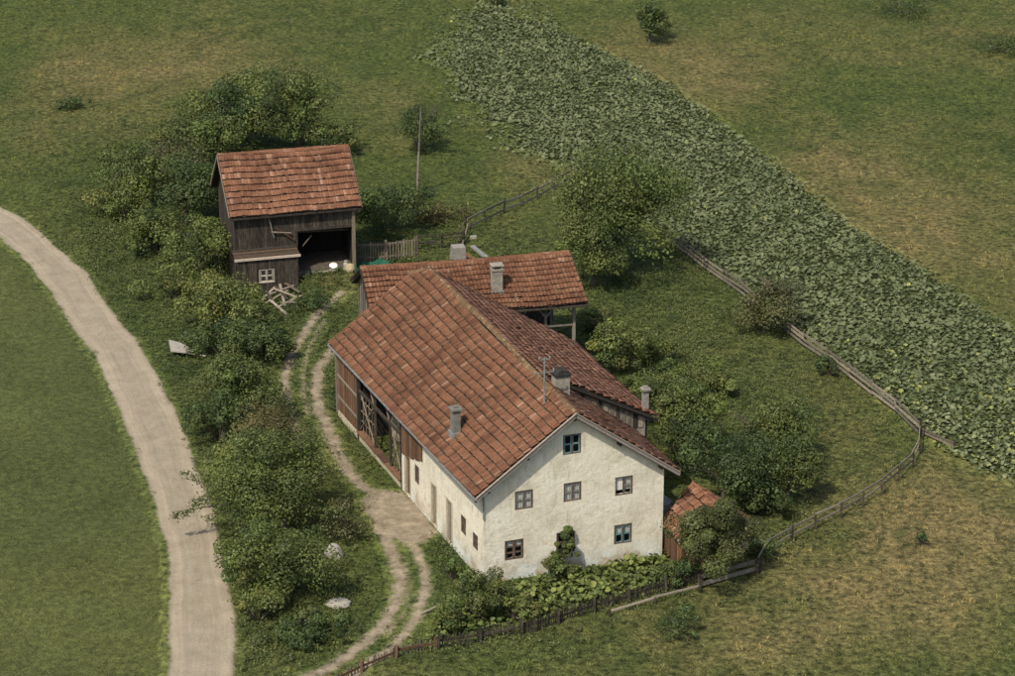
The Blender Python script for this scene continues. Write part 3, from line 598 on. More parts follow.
tt = np.clip(fbm(Q[:, 0] / 2, Q[:, 1] / 2, 99, 2)[k] * 1.2 - .2 + rng.normal(size=n) * .25, 0, 1)[:, None]
v, f, c = leaf_quads(C, nn, .13 * (.6 + .8 * rng.random(n)), np.array([.038, .058, .020]) * (1 - tt) + np.array([.145, .165, .052]) * tt)
tag(mesh_np('undergrowth', v, f, LEAF, cols=c), 'low weeds and nettles on the banks beside the track', 'undergrowth', kind='stuff')
# straw coloured seed heads scattered in the dry patches
P = points(60000); P = P[free(P)]; g = gcol(P[:, 0], P[:, 1]); P = P[(g[:, 0] > .095) & (rng.random(len(P)) < .35)]; P[:, 2] = terr(P[:, 0], P[:, 1])
blades('dry_grass', P, np.full(len(P), .08), .02, np.full((len(P), 3), [.16, .142, .070]), 4, 1.0, 'thin straw coloured grass in the dry parts of the meadow')

# ------------------------------------------------------------------ broad leaves of the crop and the garden
def leaf_shape(cup=.16):
    v = [(0, 0, -cup * .35)]; a0 = [0, .8, 1.6, 2.5, 3.14, 3.78, 4.7, 5.5]; r = [.30, .50, .52, .50, .60, .50, .52, .50]
    for a, rr in zip(a0, r): v.append((math.cos(a) * rr, math.sin(a) * rr, cup * (.3 if rr < .4 else 1) * (.5 if abs(math.sin(a)) < .2 else 1)))
    return np.array(v), [(0, i, i % 8 + 1) for i in range(1, 9)]
LV, LF = leaf_shape(); LFa = np.array([(0, i, i % 8 + 1) for i in range(1, 9)])
def broad_leaves(host, sdf, pts, size, c0, c1, hmax, m_all, m_one, n_one, margin=.0, tilt=.55, yellow=None):
    x, y = pts[:, 0], pts[:, 1]; ok = sdf(x, y) > margin + rng.normal(size=len(x)) * np.where((px(pts)[0] < 560) & (y > 195), 1.3, .25); P = pts[ok]
    for f_ in FOOT: P = P[poly_sd(P[:, 0], P[:, 1], f_) < -.1]
    n = len(P); cl_ = fbm(P[:, 0] / 1.6, P[:, 1] / 1.6, 123, 2)
    P[:, 2] = terr(P[:, 0], P[:, 1]) + .08 + hmax * rng.random(n) * (.35 + cl_)
    sz = size * (.55 + .8 * rng.random(n)) * (.8 + .4 * cl_)
    nr = rng.normal(size=(n, 3)) * tilt; nr[:, 2] = 1; nr /= np.linalg.norm(nr, axis=1)[:, None]
    r = rng.normal(size=(n, 3)); a = np.cross(nr, r); a /= np.linalg.norm(a, axis=1)[:, None]; b = np.cross(nr, a)
    tt = np.clip(rng.random(n) * .8 + (cl_ - .5) * 1.2 + .1, 0, 1)[:, None]; C_ = np.array(c0) * (1 - tt) + np.array(c1) * tt
    if yellow is not None:
        yk = rng.random(n) < yellow(P); C_[yk] = np.array([.26, .28, .08]) * (.7 + .5 * rng.random((yk.sum(), 1)))
    dist = np.linalg.norm(P - np.array([0, 0, CAMH]), axis=1) - sz * 60 - P[:, 2] * 40
    vis = in_view(P, -4); order = np.argsort(dist + (~vis) * 1e6); one = order[:n_one]; mask = np.ones(n, bool); mask[one] = False
    i = np.where(mask)[0]
    vv = (P[i][:, None] + (LV[None, :, 0, None] * a[i][:, None] + LV[None, :, 1, None] * b[i][:, None] + LV[None, :, 2, None] * nr[i][:, None]) * sz[i][:, None, None]).reshape(-1, 3)
    ff = (LFa[None] + (np.arange(len(i)) * 9)[:, None, None]).reshape(-1, 3)
    cc_ = np.repeat(C_[i], 9, 0) * np.tile(np.array([.8] + [1.08] * 8)[:, None], (len(i), 1)) ** .6
    tag(mesh_np('leaf_mass', vv, ff, m_all, host, cols=cc_), kind='stuff')
    me = bpy.data.meshes.new('leaf'); me.from_pydata(LV.tolist(), [], LF); me.materials.append(m_one)
    for j in one:
        R = Matrix((a[j], b[j], np.cross(a[j], b[j]))).transposed().to_quaternion()
        placed('leaf', me, host, P[j], R, (sz[j],) * 3)
Pf = points(250000, (-12, 62), (128, 290))
def yel(P):
    X, Y = px(P); return .008 + .16 * np.exp(-((X - 990) / 60) ** 2 - ((Y - 440) / 50) ** 2) + .12 * np.exp(-((X - 880) / 70) ** 2 - ((Y - 385) / 30) ** 2)
broad_leaves(field, sd_field, Pf, .265, (.078, .100, .042), (.158, .182, .090), .20, BROAD, BROAD1, 300, -.3, .55, yel)
Pg = points(17000, (-8, 16), (120, 142))
broad_leaves(garden, lambda x, y: poly_sd(x, y, GARDEN), Pg, .26, (.045, .068, .017), (.150, .172, .046), .5, BROAD, GARD1, 300, .05, .5)

# ------------------------------------------------------------------ roofs
def tile_proto(m, prof, name='roof_tile'):
    """one tile: width 1, exposed length 1 (reaches .12 further up), lip at the low end"""
    v = []; nx = len(prof)
    for yy, lift in ((-.5, 1.0), (.385, 0.25)):
        for xx, h in prof: v.append((xx, yy, lift * .085 + h))
    for xx, h in prof: v.append((xx, -.5, h - .01))
    f = [(i, i + 1, nx + i + 1, nx + i) for i in range(nx - 1)] + [(2 * nx + i, 2 * nx + i + 1, i + 1, i) for i in range(nx - 1)]
    return np.array(v, float), f
PANT = [(-.5, .03), (-.3, -.005), (.0, -.005), (.25, .05), (.5, .03)]
FLAT = [(-.48, .0), (-.1, .012), (.48, .0)]
def tiled_slope(parent, e0, e1, r0, r1, nc, nr, m, proto, inside=None, singles=0, wob=.012, sag=None, skip=.0, name='tile'):
    """e0,e1 eave ends, r0,r1 ridge ends; courses of tiles on the slope between them"""
    e0, e1, r0, r1 = map(V, (e0, e1, r0, r1)); pv, pf = proto; pf = np.array(pf)
    T = []
    for i in range(nr):
        for j in range(nc):
            u, v_ = (j + .5) / nc, (i + .5) / nr
            if inside is not None and not inside(u, v_): continue
            if random.random() < skip: continue
            P = (e0 * (1 - u) + e1 * u) * (1 - v_) + (r0 * (1 - u) + r1 * u) * v_
            dx = ((e1 - e0) * (1 - v_) + (r1 - r0) * v_) / nc; dy = ((r0 - e0) * (1 - u) + (r1 - e1) * u) / nr
            if sag: P = P + V(0, 0, sag(u, v_))
            w_, l_ = np.linalg.norm(dx), np.linalg.norm(dy)
            if np.cross(dx, dy)[2] < 0: dx = -dx
            ax = dx / w_; nz = norm(np.cross(dx, dy)); ay = np.cross(nz, ax)
            ang = random.gauss(0, wob); ax2 = ax * math.cos(ang) + ay * math.sin(ang); ay2 = np.cross(nz, ax2)
            P = P + nz * (.03 + random.gauss(0, wob * .6)) + ay * random.gauss(0, wob * .8)
            T.append((P, ax2, ay2, nz, w_ * .995, l_))
    T.sort(key=lambda q: (q[0][1] ** 2 + q[0][0] ** 2))
    one, rest = T[:singles], T[singles:]
    if one:
        me = bpy.data.meshes.new(name); me.from_pydata(pv.tolist(), [], pf.tolist()); me.materials.append(m)
        for P, a, b, n_, w_, l_ in one: placed(name, me, parent, P, Matrix((a, b, n_)).transposed().to_quaternion(), (w_, l_, 1))
    if rest:
        M_ = np.array([[a * w_, b * l_, n_] for P, a, b, n_, w_, l_ in rest]); PP = np.array([q[0] for q in rest])
        vv = (np.einsum('vk,nkc->nvc', pv, M_) + PP[:, None]).reshape(-1, 3); ff = (pf[None] + (np.arange(len(rest)) * len(pv))[:, None, None]).reshape(-1, pf.shape[1])
        tag(mesh_np('tile_courses', vv, ff, m, parent), kind='stuff')
def sag_deck(parent, e0, e1, r0, r1, m, sag, inside=None, nu=40, nv=10):
    e0, e1, r0, r1 = map(V, (e0, e1, r0, r1)); mb = MB()
    def at(u, v_): return (e0 * (1 - u) + e1 * u) * (1 - v_) + (r0 * (1 - u) + r1 * u) * v_ + V(0, 0, (sag(u, v_) if sag else 0) - .03)
    for i in range(nu):
        for j in range(nv):
            if inside is not None and not inside((i + .5) / nu, (j + .5) / nv): continue
            mb.quad(at(i / nu, j / nv), at((i + 1) / nu, j / nv), at((i + 1) / nu, (j + 1) / nv), at(i / nu, (j + 1) / nv))
    return mb.build('roof_deck', m, parent)
def deck(parent, polys, m, th=.14, name='roof_deck', sub=False):
    mb = MB()
    for P in polys: mb.prism([V(p) - V(0, 0, .02) for p in P], (0, 0, -th))
    return mb.build(name, m, parent)
def ridge_caps(parent, p, q, n, m, r=.17):
    p, q = V(p), V(q); d = (q - p) / n
    for i in range(n):
        a = p + d * (i - .08) + V(0, 0, .06 + random.gauss(0, .012)); b = p + d * (i + 1.02) + V(0, 0, .035 + random.gauss(0, .012)); sx = norm(np.cross(d, V(0, 0, 1)))
        mb = MB(); ring = [(-1.15, -.10), (-.75, .03), (0, .12), (.75, .03), (1.15, -.10)]
        A_ = [a + sx * r * k * 1.05 + V(0, 0, h_) for k, h_ in ring]; B_ = [b + sx * r * k * .9 + V(0, 0, h_) for k, h_ in ring]
        for k in range(4): mb.quad(A_[k], A_[k + 1], B_[k + 1], B_[k])
        mb.quad(*A_[::-1]); mb.build('ridge_tile', m, parent)

# ------------------------------------------------------------------ farmhouse
house = thing('farmhouse', F(0, 0), 'large cream plastered farmhouse with a red tiled gable roof, in the middle', 'farmhouse')
def wall_open(name, O, U, prof, holes, m, parent, Nn, th=.35):
    """upright wall from O along U; prof = [(s, ztop)...]; holes = [(s0, s1, z0, z1)]; Nn = outward; reveals turn inward"""
    mb = MB(); ss = sorted(set([p[0] for p in prof] + [h_[0] for h_ in holes] + [h_[1] for h_ in holes])); top = lambda s: float(np.interp(s, [p[0] for p in prof], [p[1] for p in prof]))
    O, U, Nn = V(O), V(U), V(Nn)
    for a, b in zip(ss[:-1], ss[1:]):
        hs = sorted([h_ for h_ in holes if h_[0] <= a + 1e-6 and h_[1] >= b - 1e-6], key=lambda h_: h_[2]); z = -.3
        for h_ in hs:
            if h_[2] > z + 1e-6: mb.quad(O + U * a + V(0, 0, z), O + U * b + V(0, 0, z), O + U * b + V(0, 0, h_[2]), O + U * a + V(0, 0, h_[2]))
            z = h_[3]
        mb.quad(O + U * a + V(0, 0, z), O + U * b + V(0, 0, z), O + U * b + V(0, 0, top(b)), O + U * a + V(0, 0, top(a)))
    for s0, s1, z0, z1 in holes:
        c = [O + U * s0 + V(0, 0, z0), O + U * s1 + V(0, 0, z0), O + U * s1 + V(0, 0, z1), O + U * s0 + V(0, 0, z1)]
        for i in range(4): mb.quad(c[i], c[(i + 1) % 4], c[(i + 1) % 4] - Nn * th, c[i] - Nn * th)
    return mb.build(name, m, parent)
NF = norm(np.cross(UU, V(0, 0, 1))); NF = NF if NF[1] < 0 else -NF       # outward of gable front
NL = norm(np.cross(WW, V(0, 0, 1))); NL = NL if NL[0] < 0 else -NL       # outward of long side wall
def window(parent, O, U, Nn, s0, s1, z0, z1, fm, curtain=None, nv=2, nh=2, sash=None, open_sash=False, label=None, sill=True, f=.055):
    O, U, Nn = V(O), V(U), V(Nn); W_ = s1 - s0; H_ = z1 - z0; o = O + U * s0 + V(0, 0, z0) - Nn * .09
    mb = MB(); Z = V(0, 0, 1); dp = Nn * .09
    mb.box(o, U * W_, Z * f, dp); mb.box(o + Z * (H_ - f), U * W_, Z * f, dp); mb.box(o + Z * f, U * f, Z * (H_ - 2 * f), dp); mb.box(o + Z * f + U * (W_ - f), U * f, Z * (H_ - 2 * f), dp)
    w = mb.build('window', fm, parent)
    if label: w['label'] = label
    sm = sash or fm; cols_ = 2; iw = (W_ - 2 * f) / nv
    for i in range(1, nv):
        mb = MB(); mb.box(o + U * (f + iw * i - .035) + Z * f + Nn * .01, U * .07, Z * (H_ - 2 * f), Nn * .07); mb.build('mullion', fm, w)
    ih = (H_ - 2 * f) / nh
    for i in range(nv):
        for j in range(nh):
            if open_sash and i == 0: continue
            a = o + U * (f + iw * i + .036) + Z * (f + ih * j + .003) + Nn * .02; ww = iw - .072; hh_ = ih - .006
            mb = MB(); e = .048
            mb.box(a, U * ww, Z * e, Nn * .03); mb.box(a + Z * (hh_ - e), U * ww, Z * e, Nn * .03); mb.box(a + Z * e, U * e, Z * (hh_ - 2 * e), Nn * .03); mb.box(a + Z * e + U * (ww - e), U * e, Z * (hh_ - 2 * e), Nn * .03)
            mb.build('sash', sm, w)
            mb = MB(); mb.box(a + U * e + Z * e + Nn * .008, U * (ww - 2 * e), Z * (hh_ - 2 * e), Nn * .006); mb.build('pane', GLASS, w)
    if curtain is not None:
        for i in range(nv):
            mb = MB(); a = o + U * (f + iw * i + .05) + Z * (f + .03) - Nn * .03; k = 6; ww = (iw - .1) / k
            for q_ in range(k):
                z_ = .02 * (q_ % 2); z2 = .02 * ((q_ + 1) % 2); hcur = (H_ - 2 * f - .05) * curtain; top_ = Z * (H_ - 2 * f - .05)
                p0, p1 = a + U * ww * q_ - Nn * z_, a + U * ww * (q_ + 1) - Nn * z2
                mb.quad(p0 + top_ - Z * hcur, p1 + top_ - Z * hcur, p1 + top_, p0 + top_)
            mb.build('curtain', CURT, w)
    if sill and False: mb = MB(); mb.box(o - U * .05 + Nn * .0 - Z * .062, U * (W_ + .1), Z * .06, Nn * .2); mb.build('sill', fm, w)
    mb = MB(); b0 = o - Nn * .6 - U * .3 - Z * .3; mb.box(b0, U * (W_ + .6), Z * (H_ + .6), -Nn * .05); mb.build('dark_room', DARK, w)  # near-black sheet stands in for the unlit room behind the panes
    return w
SL_L = (10.05 - 5.72) / (5.3 + .66); SL_R = (10.05 - 5.5) / (11.75 - 5.3)
zl = lambda s: 5.72 + (s + .66) * SL_L; zr = lambda s: 10.05 - (s - 5.3) * SL_R
FH = [(4.76, 5.85, 7.33, 8.55), (1.87, 2.96, 4.34, 5.50), (4.82, 5.90, 4.40, 5.56), (7.98, 9.07, 4.30, 5.46), (1.26, 2.40, 1.27, 2.50), (7.96, 9.07, 1.22, 2.44), (4.40, 5.52, 1.20, 2.52)]
wall_open('gable_wall', F(0, 0), UU, [(0, zl(0) - .22), (5.3, 10.05 - .22), (11, zr(11) - .22)], FH, PLASTER, house, NF)
fr = [dict(fm=FRAME, sash=TEAL, nh=2, label='attic window with dark teal sashes', curtain=None), dict(fm=FRAME, sash=SASHG, curtain=1.0, nh=2), dict(fm=FRAME, sash=SASHG, curtain=1.0, nh=2),
      dict(fm=FRAME, sash=SASHG, curtain=.8, nh=2, open_sash=True, label='upper window with its left casement open'), dict(fm=FRAME, sash=FRAME, curtain=.35, nh=3, label='ground floor window with small brown framed panes'),
      dict(fm=FRAME, sash=TEAL, curtain=.6, nh=2, label='ground floor window with blue green sashes'), dict(fm=FRAME, sash=FRAME, curtain=None, nh=2)]
for h_, k in zip(FH, fr): window(house, F(0, 0), UU, NF, *h_, **k)
LH = [(.95, 1.74, 1.62, 2.56), (1.68, 1.90, 3.65, 4.2), (2.87, 3.67, 1.74, 2.84), (5.15, 6.05, .06, 2.80), (7.80, 8.62, .06, 2.72), (10.85, 11.60, 1.62, 2.78), (12.45, 13.40, .06, 2.72)]
wall_open('side_wall', F(0, 0), WW, [(0, zl(0) - .3), (14.0, 5.40)], LH, PLASTER, house, NL)
window(house, F(0, 0), WW, NL, *LH[0], FRAME, .9, nv=2, nh=2, label='small side window nearest the corner')
window(house, F(0, 0), WW, NL, *LH[2], FRAME, .5, nv=2, nh=2)
window(house, F(0, 0), WW, NL, *LH[5], FRAME, .5, nv=2, nh=2)
mb = MB(); mb.box(F(0, 1.68, 3.65) - NL * .3, WW * .22, V(0, 0, .55), -NL * .02); mb.build('vent_slot', DARK, house)  # near-black panel stands in for the darkness inside the slot
for (s0, s1, z0, z1), dm in ((LH[3], WGREY), (LH[4], WGREY), (LH[6], DOORB)):
    mb = MB(); mb.box(F(0, s0, z0) - NL * .22, WW * (s1 - s0), V(0, 0, z1 - z0), NL * .05); d_ = mb.build('door', dm, house)
    if dm is DOORB: d_['label'] = 'reddish brown plank door'
    for k in range(4):
        w_ = (s1 - s0 - .14) / 4; mb = MB(); mb.box(F(0, s0 + .07 + k * w_, z0 + .05) - NL * .168, WW * (w_ - .02), V(0, 0, z1 - z0 - .12), NL * .025); mb.build('plank', dm, d_)
    mb = MB()
    for a, b in ((s0 - .09, s0 + .04), (s1 - .04, s1 + .09)): mb.box(F(0, a, z0) - NL * .1, WW * (b - a), V(0, 0, z1 - z0), NL * .125)
    mb.box(F(0, s0 - .09, z1 + .001) - NL * .1, WW * (s1 - s0 + .18), V(0, 0, .12), NL * .125); mb.build('door_frame', CREAM, d_)
# thick wall ends, rear part: timber barn bay under the same roof
mb = MB()
mb.quad(F(0, 13.999, -.3), F(5.5, 13.999, -.3), F(5.5, 13.999, zl(5.2) - 1.2), F(0, 13.999, zl(0) - .8)); mb.quad(F(11, 0, -.3), F(11, 26.5, -.3), F(11, 26.5, 4.9), F(11, 0, zr(11) - .3))
mb.build('inner_wall', PLASTER, house)
mb = MB(); mb.prism([F(.1, 26.6, -.3), F(10.9, 26.6, -.3), F(10.9, 26.6, 5.2), F(6.0, 26.6, 9.3), (F(.1, 26.6, 5.0))], -WW * .15); mb.build('rear_wall', WDARK, house)
mb = MB(); mb.box(F(0.02, 14.0, -.3), UU * .30, WW * 8.6, V(0, 0, .85)); mb.build('plinth_wall', CREAM, house)
for k in range(6): bar('coping_board', F(.10, 14.2 + k * 1.4, .60), F(.10, 14.2 + k * 1.4 + 1.33, .60), .50, .07, WBROWN, house)
mb = MB(); mb.box(F(2.3, 14.0, -.3), UU * .25, WW * 8.6, V(0, 0, 3.0)); mb.build('back_wall', CREAM, house)
mb = MB(); mb.box(F(2.25, 14.0, 2.75), UU * .2, WW * 8.6, V(0, 0, 3.4)); mb.build('back_boarding', WBLACK, house)
mb = MB(); mb.box(F(2.1, 22.5, -.3), UU * .3, WW * .1, V(0, 0, 5)); mb.box(F(0.2, 22.55, -.3), UU * 2.1, WW * .1, V(0, 0, 5.6)); mb.build('partition', WBLACK, house)
mb = MB(); mb.box(F(0, 22.6, -.3), UU * .3, WW * 4.1, V(0, 0, .75)); mb.build('rubble_footing', CREAM, house)
n = 17
for k in range(n): # plank wall at the far end of the side
    a = 22.62 + k * 4.08 / n; bar('plank', F(.06 + random.uniform(-.015, .015), a + .12, .46), F(.06, a + .12, 4.75), .225, .04, WBROWN, house, up=NL)
for z in (2.95, 1.45): bar('batten', F(.0, 22.6, z), F(.0, 26.7, z + .05), .14, .05, WGREY, house, up=NL)
bar('corner_post', F(.0, 26.72, .3), F(.0, 26.72, 4.9), .2, .16, WGREY, house, up=NL)
# posts, plates and lattice of the open bay
bar('post', F(.08, 14.10, 0), F(.08, 14.10, 4.9), .20, .20, WBLACK, house, up=NL); bar('post', F(.08, 22.5, 0), F(.08, 22.5, 4.8), .22, .22, WBLACK, house, up=NL)
bar('post', F(.12, 16.4, .6), F(.12, 16.4, 4.8), .14, .14, WDARK, house, up=NL); bar('post', F(.12, 19.4, .6), F(.12, 19.4, 4.8), .14, .14, WDARK, house, up=NL)
bar('rail', F(.08, 14.2, 3.6), F(.08, 22.4, 3.45), .12, .16, WDARK, house)
for a, z0, b, z1 in [(14.3, .7, 16.3, 3.5), (16.3, .7, 14.3, 3.5), (19.5, .7, 22.3, 3.4), (22.3, .8, 19.6, 3.3), (19.5, 3.5, 20.9, 4.8), (16.5, 3.5, 17.6, 4.8), (16.3, 3.6, 15.1, 4.8)]:
    bar('brace', F(.10, a, z0), F(.13, b, z1), .06, .05, WFENCE, house)
for a in (14.8, 15.4, 15.9, 20.1, 20.7, 21.3, 21.9): bar('lattice_bar', F(.16, a, .65), F(.16, a, 3.5), .045, .04, WFENCE, house)
for z in (1.3, 2.0, 2.8): bar('lattice_bar', F(.20, 19.5, z), F(.20, 22.4, z + .05), .04, .045, WFENCE, house); bar('lattice_bar', F(.20, 14.2, z), F(.20, 16.4, z + .1), .05, .06, WFENCE, house)
for a in (17.2, 17.9, 18.6): bar('lattice_bar', F(1.0, a, 1.6), F(1.0, a, 3.3), .07, .07, WGREY, house)
for z in (1.7, 2.5, 3.2): bar('lattice_bar', F(1.05, 17.0, z), F(1.05, 18.9, z), .07, .07, WGREY, house)
for k in range(15): # hanging boards above the doors
    a = 10.15 + k * .245; zlow = 3.45 - (a - 10.15) * .27; bar('plank', F(-.05, a + .11, max(2.5, zlow) + random.uniform(-.05, .05)), F(-.05, a + .11, 5.30), .225, .035, WBROWN, house, up=NL)
for k in range(19):
    a = 14.25 + k * .43; bar('plank', F(.2 + random.uniform(-.01, .01), a + .2, 4.15 + random.uniform(-.1, .1)), F(.2, a + .2, 5.25), .40, .03, WBLACK, house, up=NL)
# roof
roof = MB()
RE = F(13.9, 20.3, 5.75); RV = F(6.15, 27.2, 9.85); EB = F(-.35, 27.2, 5.05); AP = F(5.3, -.50, 10.05); EF = F(-.66, -.50, 5.72); ER = F(11.75, -.50, 5.5)
PH, RH = F(5.35, 27.2, 9.22), F(6.12, 25.7, 9.85); SV0 = F(5.75, 6.0, 10.0); SV1 = F(13.27, 5.87, 6.2); SVR = F(5.65, 8, 9.95)
for P in ([EF, AP, RH, PH, EB], [AP, ER, F(11.9, 6.4, 5.45), F(5.8, 6.4, 9.95)], [SV0, SV1, RE, RH]): roof.prism([V(p) - V(0, 0, .24) for p in P], (0, 0, -.10))
roof.prism([RH - V(0, 0, .05), PH - V(0, 0, .05), F(6.9, 27.1, 9.15)], (0, 0, -.12))
roof = roof.build('roof', WDARK, house)
lsag = lambda u, v_: .10 * math.sin(u * 9.4) * v_ - .16 * math.sin(math.pi * u) * (1 - v_ * .3) + .05 * math.sin(u * 23) * math.sin(v_ * 3)
HIP = lambda u, v_: not (v_ > .86 + (1.0 - u) * 2.4)
ssag = lambda u, v_: -.10 * math.sin(math.pi * u) * (1 - v_) + .03 * math.sin(u * 17)
sag_deck(roof, EF, EB, AP, RV, WDARK, lsag, HIP, 80, 28); sag_deck(roof, ER, F(11.75, 6.3, 5.5), AP, F(5.72, 6.3, 10.0), WDARK, None, None, 4, 4); sag_deck(roof, SV1, RE, SV0, RH, WDARK, ssag)
tiled_slope(roof, EF, EB, AP, RV, 110, 14, TILE, tile_proto(TILE, PANT), inside=lambda u, v_: not (v_ > .86 + (1.0 - u) * 2.4), singles=300, sag=lsag, wob=.014)
tiled_slope(roof, ER, F(11.75, 6.3, 5.5), AP, F(5.72, 6.3, 10.0), 28, 14, TILE_OLD, tile_proto(TILE_OLD, PANT), wob=.02)
tiled_slope(roof, SV1, RE, SV0, RH, 64, 15, TILE_OLD, tile_proto(TILE_OLD, PANT), wob=.022, skip=.003, sag=lambda u, v_: -.10 * math.sin(math.pi * u) * (1 - v_) + .03 * math.sin(u * 17))
for a, b, n_ in ((AP, F(5.5, 6, 10.02), 14), (F(5.5, 6, 10.02), F(5.95, 15, 9.90), 20), (F(5.95, 15, 9.90), RH, 24)): ridge_caps(roof, a, b, n_, TILE_RIDGE)
ridge_caps(roof, RH + V(0, 0, .02), PH + V(0, 0, .03), 4, TILE_RIDGE)
# strip of old boards and plaster under the raised rear part
mb = MB(); a, b = F(5.9, 6.25, 0), F(12.6, 6.2, 0)
mb.prism([a + V(0, 0, 9.55), b + V(0, 0, 4.9), b + V(0, 0, 6.35), a + V(0, 0, 9.75)], WW * .1); mb.build('step_wall', CHIM, house)
for k in range(14):
    u = (k + .5) / 14; s = 7.2 + u * 5.3; zb = zr(min(s, 11.7)) + .02; zt = 10.0 - (s - 5.75) * .505 - .1
    if zt - zb > .12: bar('plank', F(s, 6.17, zb), F(s + .02, 6.17, zt - .0), .22 + random.uniform(-.05, .1), .035, [WDARK, WGREY, WFENCE][k % 3], house, up=-NF)
bar('bargeboard', SV0 + V(0, 0, -.14) - WW * .07, SV1 + V(0, 0, -.14) - WW * .07, .04, .14, WBLACK, house)
mb = MB(); mb.box(F(12.6, 6.3, -.3), UU * .2, WW * 13, V(0, 0, 6.2)); mb.build('lean_to_wall', WDARK, house)
for k in range(6): bar('rafter_end', F(12.2, 7 + k * 2.1, 6.25), F(13.3, 7 + k * 2.1, 5.75), .1, .12, WDARK, house)
# bargeboards, eaves and purlins
for p, q in ((EF, AP), (ER, AP)):
    d = norm(q - p)
    bar('bargeboard', p - WW * .05 + V(0, 0, -.16), q - WW * .05 + V(0, 0, -.16), .045, .20, BARGE, house)
    bar('verge_strip', p - WW * .09 + V(0, 0, .0), q - WW * .09 + V(0, 0, .0), .09, .06, PALE, house)
    bar('soffit_board', p + WW * .25 + V(0, 0, -.25), q + WW * .25 + V(0, 0, -.25), .5, .03, BARGE, house)
bar('bargeboard', EB + WW * .05 + V(0, 0, -.14), PH + WW * .05 + V(0, 0, -.14), .045, .18, WGREY, house)
for s, z in ((5.3, 9.60), (8.1, zr(8.1) - .42), (2.5, zl(2.5) - .42), (10.7, zr(10.7) - .42), (.15, zl(.15) - .42)): bar('purlin_end', F(s, -.42, z), F(s, .1, z), .16, .18, WDARK, house)
bar('gutter', EF - UU * .05 + V(0, 0, -.14), EB - UU * .05 + V(0, 0, -.14), .12, .10, METAL, house)
bar('fascia', EF + UU * .03 + V(0, 0, -.17), EB + UU * .03 + V(0, 0, -.17), .05, .18, WDARK, house)
for k in range(20): t_ = .3 + k * 1.36; bar('rafter_end', F(-.52, t_, 5.50 - .0265 * t_), F(.05, t_, 5.93 - .0265 * t_), .09, .11, WDARK, house)
bar('downpipe', F(-.04, .0, 4.1) + NF * .06, F(-.04, .0, 5.45) + NF * .06, .09, .09, METAL, house); bar('downpipe', F(-.55, -.3, 5.5), F(-.04, .0, 5.45) + NF * .06, .08, .08, METAL, house)
# chimneys
def chimney(parent, P, U, W_, a, b, h, m, capm, label, cap='slab', drop=.7):
    P, U, W_ = V(P), V(U), V(W_); mb = MB(); mb.box(P - U * a / 2 - W_ * b / 2 - V(0, 0, drop), U * a, W_ * b, V(0, 0, h + drop)); c = mb.build('chimney', m, parent); c['label'] = label
    mb = MB(); T = P + V(0, 0, h)
    if cap == 'slab': mb.box(T - U * (a / 2 + .1) - W_ * (b / 2 + .1) + V(0, 0, .1), U * (a + .2), W_ * (b + .2), V(0, 0, .12)); mb.box(T - U * a * .4 - W_ * b * .4 + V(0, 0, .002), U * a * .8, W_ * b * .8, V(0, 0, .097)); mb.box(T - U * .12 - W_ * .12 + V(0, 0, .222), U * .24, W_ * .24, V(0, 0, .12))
    elif cap == 'soot': mb.box(T - U * (a / 2 + .06) - W_ * (b / 2 + .06), U * (a + .12), W_ * (b + .12), V(0, 0, .16)); mb.hexa([T - U * a * .5 - W_ * b * .5 + V(0, 0, .16), T + U * a * .5 - W_ * b * .5 + V(0, 0, .16), T + U * a * .5 + W_ * b * .5 + V(0, 0, .16), T - U * a * .5 + W_ * b * .5 + V(0, 0, .16), T - U * a * .2 - W_ * b * .5 + V(0, 0, .4), T + U * a * .3 - W_ * b * .5 + V(0, 0, .34), T + U * a * .3 + W_ * b * .5 + V(0, 0, .34), T - U * a * .2 + W_ * b * .5 + V(0, 0, .4)])
    else:
        mb.box(T - U * (a / 2 + .05) - W_ * (b / 2 + .05), U * (a + .1), W_ * (b + .1), V(0, 0, .14)); 
        for e in (-1, 1): mb.box(T + U * (e * a * .42 - .06) - W_ * b * .5 + V(0, 0, .14), U * .12, W_ * b, V(0, 0, .2))
        mb.box(T - U * (a / 2 + .08) - W_ * (b / 2 + .08) + V(0, 0, .342), U * (a + .16), W_ * (b + .16), V(0, 0, .07))
    mb.build('chimney_cap', capm, c)
    mb = MB(); mb.box(P - U * (a / 2 + .12) - W_ * (b / 2 + .12) - V(0, 0, .5), U * (a + .24), W_ * (b + .24), V(0, 0, .42)); mb.build('flashing', METAL, c); return c
chimney(roof, F(.85, 6.8, 6.75), UU, WW, .44, .52, 1.2, CHIMD, CHIMD, 'short grey green chimney low on the near slope')
chimney(roof, F(6.25, 4.0, 9.3), UU, WW, .85, .7, 1.25, CHIM, SOOT, 'pale chimney with a sooty black top by the ridge', 'soot')
chimney(roof, F(12.75, 6.6, 6.3), UU, WW, .32, .32, 1.35, CONC, CONC, 'slim grey concrete flue at the right eave')
# mast with insulators on the roof
mst = F(4.6, 2.4, 9.45); mb = MB(); mb.tube(mst - V(0, 0, .4), mst + V(0, 0, 2.95), .06, .045, 8); mast = mb.build('roof_mast', METAL, house); mast['label'] = 'thin wire mast with white insulators'
for z, L_ in ((2.05, .55), (2.85, .32)):
    bar('cross_arm', mst + UU * -L_ + V(0, 0, z), mst + UU * L_ + V(0, 0, z), .05, .05, METAL, house)
    for e in (-1, 1): mb = MB(); c = mst + UU * (e * L_) + V(0, 0, z + .03); mb.tube(c, c + V(0, 0, .07), .03, .05, 8); mb.tube(c + V(0, 0, .07), c + V(0, 0, .14), .05, .03, 8); mb.build('insulator', WHITEST, house)

